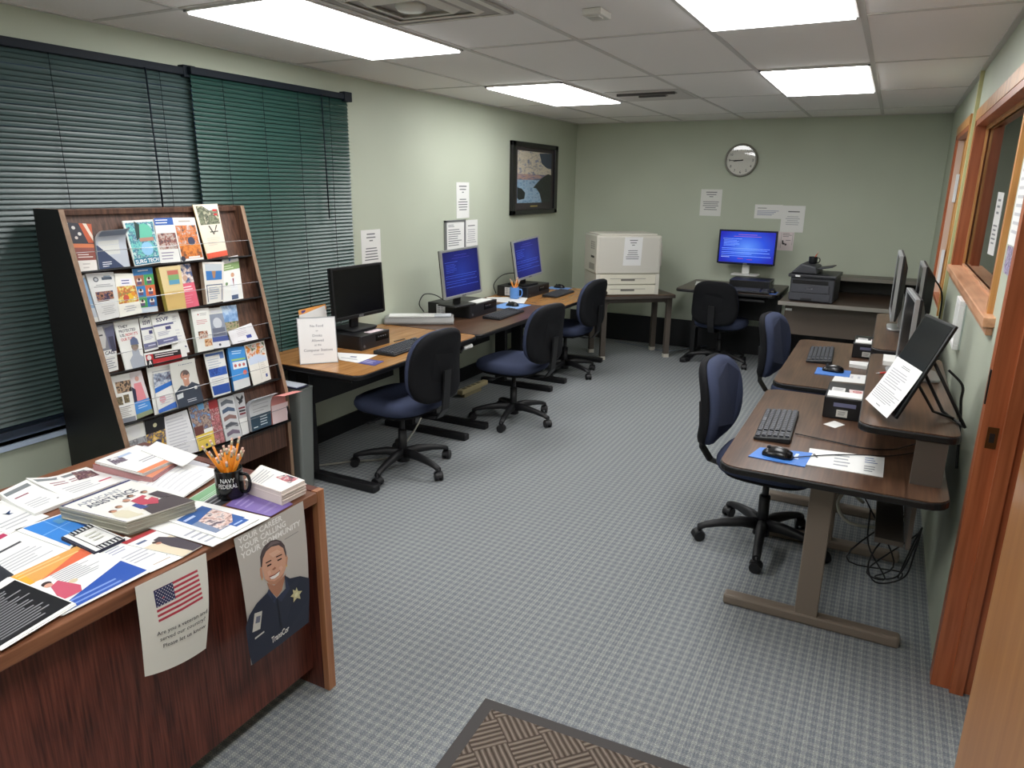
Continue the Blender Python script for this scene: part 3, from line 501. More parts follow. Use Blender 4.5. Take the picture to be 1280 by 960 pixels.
bro('large white flyer with a red and black heading standing in the fourth row',[(1.955, 0.626), (2.166, 0.634), (2.151, 0.907), (1.93, 0.9)],.004,.002,
 [('r',.03,.76,.86,.97,'#b5262a'),('r',.2,.88,.86,.97,'#1d191b'),('l',.24,.89,.84,.96,2,'#e9dcdc'),('r',.03,.76,.17,.88,'#16181c'),('p',[(.06,.78),(.09,.78),(.105,.85),(.125,.78),(.15,.78),(.115,.87),(.095,.87)],'#eee'),('c',.1,.92,.05,'#e6e2de'),('l',.25,.78,.8,.84,1,'#d6535a'),('l',.1,.1,.9,.7,14,'#b4b4ba')],seed=26)
bro('small blue and white pamphlet leaning in front of the red headed flyer',[(1.965, 0.711), (2.06, 0.718), (2.051, 0.892), (1.947, 0.897)],.009,.003,
 [('r',.0,.62,1,.98,photo('#b4bccb','#d2d6dd','#8d9ab0','#5a5060',30)),('p',[(0,.48),(0,.6),(1,.72),(1,.6)],'#2f6fc4'),('c',.3,.3,.16,'#d99aa0'),('l',.15,.16,.8,.4,4,'#c9c4cc'),('p',[(0,.0),(0,.08),(1,.16),(1,0)],'#3f6fc4')],flop=.01,seed=27)
SKN='#c4917a'
bro('brochure with a smiling woman in dark uniform standing in the fourth row',[(2.049, 0.685), (2.181, 0.686), (2.179, 0.903), (2.04, 0.9)],.016,.003,
 [('r',0,.4,1,1,'#d6d5ce'),('t','TransCor',.3,.9,.055,'#4a5a78','l',.6),('c',.52,.66,.185,'#6a5b57'),('c',.52,.635,.165,SKN),('p',[(.4,.56),(.64,.56),(.62,.42),(.42,.42)],SKN),('p',[(.44,.59),(.6,.59),(.52,.555)],'#f2ece8'),('c',.45,.66,.02,'#2a1f1c'),('c',.6,.66,.02,'#2a1f1c'),('p',[(0,0),(0,.32),(.3,.46),(.5,.4),(.72,.48),(1,.38),(1,0)],'#39414f'),('p',[(.05,.28),(.3,.3),(.28,.2),(.05,.18)],'#d9dde0'),('c',.82,.34,.06,'#c4c6c0'),('l',.4,.06,.9,.14,2,'#c9ced4')],flop=.012,seed=28)
bro('white brochure with two deep blue bars in the fourth row',[(2.25, 0.681), (2.366, 0.684), (2.349, 0.902), (2.244, 0.9)],.006,.004,
 [('r',.05,.9,.95,.95,'#4a6aa8'),('r',.75,.8,.95,.9,'#6a8ac4'),('l',.1,.62,.8,.84,4,'#b9c0cc'),('r',.05,.44,.98,.62,photo('#2f55a8','#3f66b8','#27408a','#27408a',20)),('l',.1,.26,.9,.4,3,'#c4c8d0'),('r',.05,.04,.98,.24,'#2f55a8')],seed=29)
bro('thick bright blue brochure with white panels in the fourth row',[(2.386, 0.683), (2.487, 0.695), (2.468, 0.894), (2.365, 0.898)],.012,.016,
 [('l',.2,.82,.9,.92,2,'#bfe0f4'),('r',.12,.68,.95,.72,'#9ac46a'),('r',.15,.48,.98,.65,'#e6eaec'),('c',.3,.56,.08,'#c46a6a'),('c',.55,.56,.08,'#c46a6a'),('c',.8,.56,.08,'#c46a6a'),('r',.0,.0,1,.22,'#d9dcdc'),('c',.8,.36,.12,'#d66a5a')],'#3f8fd6',edge='#2c6fb0',seed=30)
bro('round cornered white folder with a yellow flower photo at the right of the fourth row',[(2.493, 0.692), (2.626, 0.691), (2.613, 0.894), (2.492, 0.9)],.006,.004,
 [('r',.05,.66,.95,.98,photo('#d9a52f','#c96a2f','#e9e4dc','#4a5a30',34)),('p',[(.05,.66),(.5,.72),(.95,.62),(.95,.5),(.05,.5)],'#c9d4e6'),('r',.5,.08,.52,.55,'#c4c0b8'),('l',.58,.2,.9,.5,6,'#cfcabf'),('r',.75,.1,.85,.18,'#4a5a9a')],'#e9e5dc',seed=31)
# --- row 5
bro('pale brochure with a grey landscape at the left of the bottom row',[(1.776, 0.906), (1.87, 0.905), (1.867, 1.076), (1.774, 1.08)],.001,.003,
 [('r',0,.0,1,.6,photo('#8b8d90','#a9abaf','#6a6c70','#c4c4c4',30)),('c',.5,.8,.3,'#e2e2e2')],seed=32)
bro('black topped flyer with players in yellow and navy in the bottom row',[(1.872, 0.913), (1.971, 0.911), (1.936, 1.099), (1.849, 1.099)],.005,.003,
 [('r',0,.68,1,1,'#15151a'),('c',.5,.84,.1,'#c9c4a0'),('r',0,0,1,.68,photo('#c9a02f','#2f3f6a','#e0b84a','#d9c4b4',30)),('c',.55,.4,.2,'#27345c'),('r',.3,.1,.5,.4,'#d6aa38')],seed=33)
bro('white sheet with faint handwriting standing in the bottom row',[(1.964, 0.921), (2.09, 0.918), (2.096, 1.121), (1.942, 1.108)],.003,.004,[('l',.1,.06,.9,.95,12,'#c9c9cf')],'#e4e4e6',seed=34)
bro('flyer with a crowd photo above a yellow box in the bottom row',[(2.097, 0.896), (2.208, 0.898), (2.188, 1.119), (2.096, 1.121)],.008,.003,
 [('r',0,.4,1,1,photo('#4a3f45','#b9a598','#7a5a50','#6fa0d0',45)),('r',.45,.82,.75,.98,'#6fa8d8'),('r',.0,.3,.5,.5,'#6a3f3a'),('r',0,0,1,.32,'#e6c85a'),('l',.1,.18,.9,.28,2,'#a88f3a'),('c',.5,.07,.07,'#4a4f60')],seed=35)
bro('brochure with a dark red patterned cover in the bottom row',[(2.205, 0.906), (2.26, 0.908), (2.248, 1.122), (2.192, 1.12)],.004,.003,
 [('r',0,0,1,1,photo('#a04a52','#c98a8c','#7a3038','#d9b8b4',50)),('r',0,.8,1,1,'#a8383c')],seed=36)
bro('silver brochure with a column of wave shaped photos in the bottom row',[(2.264, 0.913), (2.355, 0.916), (2.351, 1.125), (2.253, 1.123)],.006,.006,
 [x for i in range(5) for x in (('p',[(.12,.9-.18*i),(.5,.95-.18*i),(.9,.88-.18*i),(.9,.8-.18*i),(.5,.85-.18*i),(.12,.81-.18*i)],('#6a7078','#4f5f78','#8d6f6a','#55585f','#7a6d7f')[i]),)],'#c9cacc',seed=37)
bro('narrow grey brochure with dark rune like lettering in the bottom row',[(2.36, 0.913), (2.425, 0.917), (2.398, 1.123), (2.357, 1.123)],.003,.004,
 [('r',0,.4,1,1,'#b9b9bb'),('p',[(.2,.95),(.8,.8),(.6,.75),(.2,.88)],'#2f2f33'),('p',[(.8,.95),(.3,.78),(.4,.72),(.9,.88)],'#2f2f33'),('r',.2,.62,.9,.66,'#7a2f38'),('r',.2,.55,.9,.59,'#2f2f33'),('r',.2,.48,.9,.52,'#7a2f38')],seed=38)
bro('fat bundle of grey leaflets with a dark teal foot, drooping forward in the bottom row',[(2.429, 0.918), (2.582, 0.921), (2.532, 1.12), (2.404, 1.12)],.02,.03,
 [('r',0,0,1,.36,'#2f4656'),('l',.45,.06,.9,.32,4,'#c9d4da'),('l',.1,.04,.35,.1,1,'#e2e6ea'),('l',.15,.42,.9,.9,8,'#a9aaad')],'#cfd0d2',flop=.06,edge='#a9abb0',seed=39)
bro('pink bundle of leaflets drooping forward over the right end of the bottom row',[(2.58, 0.912), (2.714, 0.918), (2.643, 1.125), (2.542, 1.123)],.02,.026,
 [('l',.1,.5,.9,.9,7,'#d98a84'),('r',0,0,1,.45,'#e6cfcf')],'#e69a94',flop=.1,edge='#d98a80',seed=40)
# grey bin between rack and first table
t=thing('waste_bin','grey plastic bin with folders on top, between the brochure rack and the first table','bin',(-2.84,2.77,0))
f=MB(); G=mat('#7c817e',.5)
f.rings([[Vector((-2.84+x*s,2.79+y*s*.45,z)) for x,y in rrect(-.13,.13,-.13,.13,.03)] for s,z in ((.8,0),(1,.58),(1.03,.6),(1.0,.6),(.96,.59),(.78,.02))],G,True,False); f.build('body',t,True)
f=MB(); f.box((-2.84,2.79,.602),(.21,.09,.004),mat('#2b2f52',.4)); f.box((-2.835,2.79,.607),(.19,.08,.004),mat('#c9ced8',.4)); tag(f.build('folder'),'dark blue and grey folder lying on the grey bin','folder')
# ---------------- reception desk ----------------
DZ=.735
t=thing('reception_desk','dark red wood desk covered in leaflets in the left foreground','desk',(-1.9,.82,0))
B(-2.37,-1.492,.06,1.552,DZ-.035,DZ,MAHOGTOP).build('desktop',t,True,bevel=.003)
f=MB(); f.bx(-2.36,-1.515,1.552,1.584,0,DZ+.002,MAHOG); f.bx(-1.515,-1.492,1.552,1.584,0,DZ+.002,EDGEW); f.build('end_panel',t,True,bevel=.001)
B(-2.36,-1.492,.03,.06,0,DZ,MAHOG).build('end_panel',t,True)
B(-1.585,-1.56,.06,1.552,.07,DZ-.035,MAHOG).build('front_panel',t,True)
B(-2.34,-1.9,.06,.5,.1,DZ-.035,MAHOG).build('drawer_unit',t,True)
# hanging papers
q=[(1.219, 0.729), (1.485, 0.735), (1.47, 0.319), (1.235, 0.314)]; q=[(-1.486,y,z) for y,z in q]
mb=MB(); M,a,b=quadM(*q,nrm=(1,0,0),f=lambda u,v:Vector((.010*math.sin(PI*v),0,0)))
SK2='#c99378'; NV='#20263a'
sheet(mb,M,a,b,.0006,[
 ('t','YOUR CAREER',.045,.945,.04,'#eeecea','l',.62),('t','YOUR CALLING',.045,.89,.04,'#eeecea','l',.66),('t','YOUR COMMUNITY',.045,.835,.04,'#eeecea','l',.88),('l',.66,.79,.97,.802,1,'#77747a'),
 ('p',[(0.2746, 0.7004), (0.2858, 0.7781), (0.3202, 0.8142), (0.3732, 0.8382), (0.4614, 0.8472), (0.5411, 0.8314), (0.6063, 0.801), (0.6479, 0.7566), (0.6626, 0.6998), (0.6604, 0.6653), (0.5665, 0.6444), (0.3999, 0.668)],'#54484a'),
 ('p',[(0.6596, 0.6797), (0.6788, 0.6498), (0.6531, 0.596), (0.6237, 0.5979)],SK2),('p',[(0.2575, 0.6962), (0.2861, 0.7036), (0.2902, 0.6188), (0.2657, 0.607), (0.252, 0.6453)],SK2),
 ('p',[(0.3289, 0.563), (0.4324, 0.5063), (0.5462, 0.5203), (0.6265, 0.5385), (0.5436, 0.4308), (0.4608, 0.4013), (0.3648, 0.4848)],'#b07c63'),
 ('p',[(0.2906, 0.6995), (0.3185, 0.7548), (0.3746, 0.7916), (0.4529, 0.802), (0.5609, 0.783), (0.6226, 0.742), (0.6481, 0.662), (0.63, 0.5814), (0.5621, 0.5269), (0.4616, 0.5069), (0.3741, 0.5333), (0.3082, 0.5987)],'#d6a48b'),
 ('p',[(0.4595, 0.8372), (0.5449, 0.821), (0.5911, 0.7946), (0.4876, 0.8107), (0.386, 0.8082)],'#77696a'),('p',[(0.3082, 0.5987), (0.3741, 0.5333), (0.4616, 0.5069), (0.5621, 0.5269), (0.5992, 0.5547), (0.5201, 0.5407), (0.4382, 0.5383), (0.3586, 0.5705)],'#bd8a70'),('p',[(0.3528, 0.6409), (0.3948, 0.6415), (0.4056, 0.6097), (0.3654, 0.6056)],'#dfb09a'),('p',[(0.5184, 0.6166), (0.5632, 0.624), (0.5888, 0.6016), (0.5564, 0.583)],'#dfb09a'),('p',[(0.4043, 0.7627), (0.5288, 0.7598), (0.58, 0.727), (0.4597, 0.7189)],'#e0b59d'),('p',[(0.6367, 0.6054), (0.6537, 0.6001), (0.6488, 0.5872), (0.6317, 0.5925)],'#d9b45a'),('p',[(0.2602, 0.6201), (0.275, 0.6124), (0.2702, 0.6026), (0.258, 0.6095)],'#d9b45a'),
 ('p',[(0.3431, 0.7161), (0.4251, 0.7129), (0.4292, 0.7047), (0.3467, 0.7067)],'#3c2b26'),('p',[(0.4982, 0.7141), (0.5884, 0.7079), (0.5898, 0.6991), (0.5022, 0.7047)],'#3c2b26'),
 ('p',[(0.3541, 0.6893), (0.4202, 0.6867), (0.4209, 0.6754), (0.3601, 0.6777)],'#2a1d1a'),('p',[(0.51, 0.6842), (0.5781, 0.6803), (0.5794, 0.6701), (0.5165, 0.6724)],'#2a1d1a'),
 ('p',[(0.4165, 0.6375), (0.4428, 0.6263), (0.4834, 0.6305), (0.4633, 0.6453)],'#a8705a'),
 ('p',[(0.3739, 0.5914), (0.4466, 0.585), (0.5285, 0.5904), (0.5068, 0.5655), (0.4422, 0.5604), (0.3926, 0.5708)],'#f4eeea'),
 ('p',[(0.3739, 0.5914), (0.3646, 0.6016), (0.4479, 0.5918), (0.5354, 0.5969), (0.5285, 0.5904), (0.4466, 0.585)],'#8c3f3a'),
 ('p',[(-0.0422, 0.3418), (0.0268, 0.4115), (0.1489, 0.464), (0.3146, 0.4917), (0.3414, 0.5121), (0.4429, 0.4014), (0.5976, 0.4276), (0.5963, 0.5365), (0.6763, 0.485), (0.8433, 0.4503), (0.9989, 0.3839), (1.0016, 0.2239), (0.9969, 0.0048), (0.4609, -0.0012), (0.0064, 0.0023), (-0.0303, 0.1411)],NV),
 ('p',[(0.3414, 0.5121), (0.3138, 0.4875), (0.4077, 0.3707), (0.4429, 0.4014)],'#2e3650'),('p',[(0.6016, 0.5318), (0.5976, 0.4276), (0.4478, 0.3951), (0.5178, 0.3468), (0.6649, 0.4047)],'#2e3650'),
 ('p',[(0.4429, 0.4014), (0.4618, 0.3901), (0.5149, 0.1359), (0.4842, 0.1412)],'#131725'),
 ('p',[(0.7715, 0.3809), (0.7985, 0.3401), (0.8675, 0.3196), (0.8201, 0.3038), (0.8381, 0.2617), (0.7732, 0.2911), (0.7131, 0.2736), (0.7186, 0.3152), (0.6649, 0.3388), (0.7165, 0.3477), (0.7085, 0.382), (0.7559, 0.3579)],'#cfc79a'),
 ('c',*[(0.7672, 0.3206)][0],.03,'#e2dcb8'),
 ('p',[(0.0983, 0.3998), (0.212, 0.3804), (0.1612, 0.2504), (0.0419, 0.2659)],'#c9c6c0'),('p',[(0.1185, 0.3662), (0.1836, 0.354), (0.1617, 0.306), (0.0964, 0.3187)],'#6a6d80'),
 ('p',[(0.0717, 0.2104), (0.2176, 0.2134), (0.2178, 0.2003), (0.0712, 0.1959)],'#d6d4cf'),
 ('t','TransCor',*[(0.3274, 0.0648)][0],.05,'#eceae6','l',.3),
],'#bdb8b3',8,10,seed=1)
ob=mb.build('recruiting_poster'); tag(ob,'poster of a smiling woman in navy uniform hanging from the desk front','poster')
q=[(0.925, 0.737), (1.128, 0.73), (1.086, 0.47), (0.91, 0.497)]; q=[(-1.487,y,z) for y,z in q]
mb=MB(); M,a,b=quadM(*q,nrm=(1,0,0),f=lambda u,v:Vector((.014*math.sin(PI*v)*(.4+.6*u)+.012*(1-v)**2,0,-.03*(u-.1)*(1-u)*(1-v)*4*.35)))
ops=[]; F0=[(0.2195, 0.8762), (0.8507, 0.8829), (0.9051, 0.5749), (0.2496, 0.5391)]; (ax,ay),(bx_,by),(cx_,cy_),(dx,dy)=F0
def fq(u,v): return ((ax*(1-u)+bx_*u)*v+(dx*(1-u)+cx_*u)*(1-v),(ay*(1-u)+by*u)*v+(dy*(1-u)+cy_*u)*(1-v))
for i in range(7): v1=1-i*2/13; v0=v1-1/13; ops.append(('p',[fq(0,v0),fq(.5,v0),fq(1,v0),fq(1,v1),fq(.5,v1),fq(0,v1)],'#b23a4c'))
ops.append(('p',[fq(0,.46),fq(.42,.46),fq(.42,1),fq(0,1)],'#2a2f5a'))
for r_ in range(9):
    for c_ in range(6 if r_%2==0 else 5): x,y=fq(.42*(c_+(.5 if r_%2==0 else 1))/6,.46+.54*(r_+.5)/9); ops.append(('c',x,y,.007,'#e6e4e6'))
ops+=[('t','Are you a veteran and',.2,.41,.04,'#26262a','l',.76),('t','served our country?',.24,.342,.04,'#26262a','l',.69),('t','Please let us know',.28,.262,.04,'#26262a','l',.66)]
sheet(mb,M,a,b,.0006,ops,'#d9d7d0',8,12,seed=2,step=.00006)
tag(mb.build('veteran_notice'),'white notice with an American flag hanging from the desk edge','paper')
# ---------------- leaflets on the reception desk ----------------
def dp(name,lab,cat,q,z,th,ops,body='#e8e8e6',curl=None,seed=0,edge=None,grp=None,layers=0,nu=6):
    """paper lying on the desk; q: corners top-left, top-right, bottom-right, bottom-left as seen by a reader"""
    pts=[Vector((x,y,z+th)) for x,y in q]; fn=None
    if curl: fn=lambda u,v:Vector((0,0,curl(u,v)))
    M,a,b=quadM(*pts,nrm=(0,0,1),f=fn); mb=MB(); sheet(mb,M,a,b,th,ops,body,nu if curl else 1,nu if curl else 1,seed=seed,edge=edge)
    rnd=random.Random(seed+99)
    for k in range(layers):   # page edges of a stack
        zz=z+th*(k+.5)/layers; dx=rnd.uniform(-.006,.006); dy=rnd.uniform(-.004,.004); c=sum((Vector((x,y,0)) for x,y in q),Vector())/4
        mb.prism([((x-c.x)*.999+c.x+dx,(y-c.y)*.999+c.y+dy) for x,y in reversed(q)],zz-th*.32/layers,zz+th*.32/layers,mat(edge or body,.8))
    return tag(mb.build(name),lab,cat,grp)
TXT='#8d8f98'
MEMO=[('l',.08,.62,.92,.92,4,TXT),('l',.08,.1,.92,.55,8,'#b0b2b8')]
dp('flyer','large white flyer with a small magenta tag at the left edge of the desk','flyer',[(-2.046, 0.786), (-2.098, 0.964), (-1.798, 0.957), (-1.777, 0.815)],.736,.001,[('r',.62,.78,.8,.86,'#b2355c'),('l',.1,.7,.55,.9,4,TXT),('l',.2,.5,.9,.6,1,'#4a4a50'),('l',.1,.1,.9,.42,6,'#b9bac0')],seed=1)
dp('flyer','white sheet with a small blue star mark beside the curled leaflets','flyer',[(-2.237, 0.915), (-2.271, 1.043), (-2.039, 1.048), (-2.025, 0.933)],.7372,.002,[('p',[(.55,.62),(.72,.5),(.6,.5),(.78,.62),(.6,.58)],'#33507f'),('l',.1,.1,.9,.4,3,'#b9bac0')],seed=2)
BKL=[('r',.05,.82,.9,.92,'#7d8285'),('l',.15,.55,.75,.72,2,'#8c4a5c'),('l',.15,.15,.8,.45,4,'#bcbcc2'),('c',.85,.2,.03,'#55565a')]
dp('newsletter','curled white newsletter with a grey bar and red lettering, far left on desk','newsletter',[(-2.28, 1.043), (-2.314, 1.141), (-2.075, 1.139), (-2.073, 1.028)],.738,.010,BKL,curl=lambda u,v:.012*max(0,v-.6)*2.5,seed=3,layers=2)
dp('newsletter','white newsletter with a crowd photo and a raised corner behind the thick booklet stack','newsletter',[(-2.314, 1.141), (-2.294, 1.32), (-2.084, 1.314), (-2.084, 1.147)],.7375,.006,BKL[:3]+[('p',[(.55,.55),(.7,.95),(.95,.8),(.9,.5)],photo('#e8e8e6','#7a4a55','#4a3a44','#a88a7a',60)),('l',.7,.2,.95,.32,1,'#c4566a')],curl=lambda u,v:.02*max(0,.4-u)*max(0,v-.3)*4,seed=4)
dp('flyer','bright blue bordered sheet lying under the clapper patterned notepad','flyer',[(-2.036, 0.952), (-2.024, 1.09), (-1.872, 1.07), (-1.796, 0.956)],.7382,.001,[('r',.12,.04,.98,.96,'#3f86d6'),('r',.5,.04,.52,.96,'#7fb2e8'),('r',.12,.55,.98,.57,'#7fb2e8'),('r',.6,.65,.8,.85,'#5f95c0'),('r',.85,.04,.98,.96,'#2b4f96')],seed=5)
ops=[('r',0,0,1,1,'#e4e4e2'),('r',0,0,.07,1,'#2a2d40'),('r',.22,.0,.25,1,'#1d1f2b'),('r',.92,0,.94,1,'#1d1f2b'),('r',.22,.14,.94,.17,'#1d1f2b'),('r',.22,.83,.94,.86,'#1d1f2b')]
ops+=[('r',.28+.12*i,.0,.34+.12*i,.14,'#1d1f2b') for i in range(6)]+[('r',.28+.12*i,.86,.34+.12*i,1,'#1d1f2b') for i in range(6)]+[('l',.4,.3,.8,.7,3,'#c9cabf')]
dp('notepad','small black and white film strip patterned notepad on the blue bordered sheet','notepad',[(-1.864, 0.978), (-1.872, 1.065), (-1.712, 1.057), (-1.71, 0.969)],.7395,.009,ops,seed=6,edge='#2a2d40')
# thick stack
st_ops=[('r',0,.965,1,1,'#2c3566'),('r',0,0,.012,1,'#2c3566'),('t','APPLICANT',.1,.8,.085,'#9a9ea8','l',.62),('t','ASSISTANCE',.12,.66,.11,'#4a4f60','l',.7),('l',.5,.55,.75,.6,1,'#7a7c88'),
 ('p',[(.36,.0),(.42,.2),(.6,.28),(.98,.3),(1,0)],'#4d4548'),('p',[(.06,.22),(.12,.34),(.26,.34),(.34,.2),(.3,.05),(.1,.08)],'#d6cfb8'),('p',[(.28,.1),(.3,.36),(.44,.36),(.4,.12)],'#e0dcd2'),('p',[(.4,.2),(.42,.36),(.5,.38),(.52,.2)],'#3f4f8c'),
 ('p',[(.5,.3),(.52,.48),(.74,.52),(.78,.32),(.66,.2)],'#b84a5c'),('p',[(.8,.3),(.8,.5),(.95,.5),(.98,.3)],'#4a4248'),('c',.17,.38,.05,'#6a3f34'),('c',.17,.36,.035,'#c9957a'),('c',.31,.44,.045,'#7a5a48'),('c',.31,.42,.032,'#cf9f84'),('c',.5,.52,.05,'#b98a74'),('c',.63,.6,.045,'#4a342c'),('c',.63,.58,.03,'#b07f68'),('c',.82,.58,.045,'#5a3a2f'),('c',.82,.56,.03,'#c08f78'),('p',[(.66,.36),(.78,.4),(.76,.46),(.66,.42)],'#e2dcd4')]
dp('booklet_stack','thick stack of APPLICANT ASSISTANCE booklets with people on the cover','booklets',[(-1.99, 1.055), (-1.994, 1.27), (-1.692, 1.265), (-1.736, 1.082)],.7375,.041,st_ops,body='#e2e1dc',seed=7,edge='#a8a598',layers=14)
OR=[('p',[(0,.72),(0,1),(1,1),(1,.93),(.95,.86),(.3,.7)],'#dba25a'),('p',[(.2,.69),(.5,.78),(1,.93),(.99,.74),(.6,.72)],'#d86a4a'),('r',0,.7,.14,.98,'#e2a83c'),('l',.05,.86,.9,.98,2,'#e8c48a'),('l',.32,.42,.86,.7,8,'#a2a4ac'),
 ('p',[(.02,.0),(.02,.1),(.35,.2),(1,.38),(1,.02)],'#2c53a8'),('l',.1,.02,.85,.16,2,'#7f9ad6'),('p',[(.12,.2),(.2,.5),(.32,.55),(.42,.3),(.36,.2)],'#c4586e'),('c',.2,.58,.06,'#3a2c2c'),('c',.2,.54,.05,'#cf9f8a'),('c',.42,.42,.05,'#d9c9a8')]
dp('flyer','white flyer with an orange top band and a blue lower band near desk edge','flyer',[(-1.781, 0.803), (-1.792, 0.979), (-1.516, 0.983), (-1.518, 0.768)],.7392,.0035,OR,seed=8,layers=2)
BLK=[('r',.02,.04,.98,.9,'#17171b')]+[('l',.1,.1,.9,.84,17,'#8f9094')]+[('r',.02,.04,.98,.06,'#17171b')]
dp('flyer_stack','short stack of black flyers covered in fine white print at the desk front left corner','flyers',[(-1.716, 0.632), (-1.773, 0.8), (-1.525, 0.807), (-1.498, 0.634)],.743,.005,BLK,seed=9,layers=3)
dp('card','dark edge of a card under the black flyers at the left picture edge','card',[(-1.855, 0.766), (-1.869, 0.827), (-1.792, 0.818), (-1.768, 0.757)],.7386,.0012,[('r',.1,.1,.9,.9,'#2a2c34')],body='#33353d',seed=10)
dp('flyer','white letter with fine print partly under the magazine showing a man in a dark jacket','flyer',[(-1.729, 0.984), (-1.737, 1.075), (-1.505, 1.074), (-1.512, 0.984)],.7384,.001,[('l',.08,.7,.6,.95,4,'#9a9eb8'),('l',.1,.3,.9,.6,4,'#b4b6c0'),('l',.3,.1,.9,.14,1,'#b0967f'),('c',.86,.2,.02,'#33343a')],seed=11)
dp('magazine','magazine with a red top line and a man in a dark jacket','magazine',[(-1.709, 1.042), (-1.707, 1.133), (-1.51, 1.137), (-1.504, 1.073)],.7396,.002,[('r',0,.9,1,1,'#a8343c'),('l',.1,.7,.5,.85,1,'#5a6a8c'),('r',0,0,1,.62,'#ddd0b8'),('p',[(.5,.0),(.42,.35),(.5,.7),(.75,.72),(1,.5),(1,0)],'#4a434c'),('c',.42,.62,.1,'#4a3a34'),('c',.42,.56,.09,'#b9806a')],seed=12)
# overhanging white folder with the blue card
dp('envelope','large white sheet sticking out over the desk front edge near the mug','paper',[(-1.733, 1.133), (-1.751, 1.321), (-1.476, 1.344), (-1.481, 1.146)],.7405,.0015,[('l',.05,.1,.4,.5,4,'#a9acb8')],seed=13)
dp('postcard','white card with a blue titled photo of shaking hands lying on the overhanging sheet','card',[(-1.709, 1.186), (-1.729, 1.306), (-1.493, 1.318), (-1.489, 1.185)],.7425,.003,[('r',.1,.18,.92,.9,'#2f5a9a'),('l',.14,.7,.6,.84,1,'#b9c9e4'),('p',[(.1,.62),(.1,.18),(.6,.18),(.55,.62)],'#7a8aa8'),('p',[(.25,.2),(.3,.62),(.9,.72),(.92,.4),(.6,.2)],photo('#4a3a4a','#d9b4a8','#e8dcd8','#5a4a5a',50)),('r',.5,.08,.86,.22,'#2b5ca8'),('l',.54,.1,.8,.18,1,'#a9c0e4')],seed=14)
# magazines and loose white sheets at the back
dp('paper_stack','low pile of grey white sheets under the orange trimmed magazines','papers',[(-2.239, 1.297), (-2.314, 1.55), (-1.956, 1.537), (-1.937, 1.304)],.7365,.006,[('l',.1,.1,.9,.9,9,'#c4c6cc')],body='#cfd0d6',seed=15,layers=3)
dp('magazine_stack','pile of magazines with orange and pink spines at the back of the desk','magazines',[(-2.247, 1.316), (-2.279, 1.471), (-2.056, 1.543), (-1.977, 1.336)],.743,.022,[('r',0,0,1,.12,'#d88a6a'),('r',0,.88,1,1,'#c9603f')],body='#dcd6d4',seed=16,edge='#b98a8c',layers=6)
dp('magazine','white magazine with an orange lower band on top of the rear pile','magazine',[(-2.239, 1.32), (-2.259, 1.485), (-2.031, 1.488), (-2.01, 1.329)],.7655,.010,[('r',0,0,1,.12,'#e2885c'),('p',[(.05,.6),(.15,.9),(.4,.85),(.35,.6)],photo('#e8e8e6','#6a5a70','#4a3f4c','#b9b0bb',50)),('l',.35,.7,.7,.9,1,'#a9bcd8'),('l',.4,.3,.8,.45,2,'#9a9aa6')],seed=17,edge='#d6d2d0',layers=3)
dp('loose_sheets','white sheets fanned off the rear magazine pile toward the rack','papers',[(-2.194, 1.455), (-2.217, 1.534), (-1.976, 1.509), (-1.947, 1.426)],.775,.002,[],seed=18,curl=lambda u,v:.01*(u-.3)**2)
dp('loose_sheets','large curled white sheets on the desk between the rear pile and the pencil mug','papers',[(-2.015, 1.294), (-2.087, 1.488), (-1.869, 1.512), (-1.809, 1.313)],.741,.004,[('l',.1,.1,.9,.85,7,'#d6d6da')],body='#f0f0ee',curl=lambda u,v:.010*math.sin(PI*u)*math.sin(PI*v)+.004*u,seed=19,layers=2)
dp('flyer','green paper showing from under the curled white sheets','flyer',[(-1.791, 1.309), (-1.824, 1.45), (-1.762, 1.434), (-1.735, 1.327)],.7372,.0012,[('r',.05,.05,.95,.95,'#7fae84'),('l',.1,.1,.9,.4,2,'#c9dcc9')],body='#dfe6df',seed=20)
dp('folder','dark grey folder edge under the green paper beside the mug','folder',[(-1.752, 1.294), (-1.788, 1.444), (-1.686, 1.423), (-1.666, 1.292)],.7358,.001,[('l',.1,.2,.9,.8,3,'#8a8c90')],body='#2c2e33',seed=21)
dp('flyer','purple leaflet lying under the pencil mug and the tall brochure stack','flyer',[(-1.659, 1.344), (-1.707, 1.494), (-1.492, 1.449), (-1.488, 1.355)],.7375,.001,[('r',0,0,1,1,'#7a66a8'),('l',.1,.55,.6,.9,3,'#9c8cc0'),('l',.1,.1,.8,.4,2,'#8d7cb4')],body='#7a66a8',seed=22)
stq=[(-1.671, 1.436), (-1.72, 1.548), (-1.51, 1.523), (-1.51, 1.423)]
dp('brochure_stack','tall slipping stack of white brochures with a red photo at the desk corner','brochures',stq,.7395,.045,[('p',[(.55,.12),(.62,.5),(.95,.42),(.97,.12)],photo('#4a4a55','#c4606a','#dcd6d2','#3a3c48',50)),('l',.05,.55,.85,.9,5,'#b4b4ba')],body='#ecebe6',seed=23,edge='#dccfc8',layers=9)
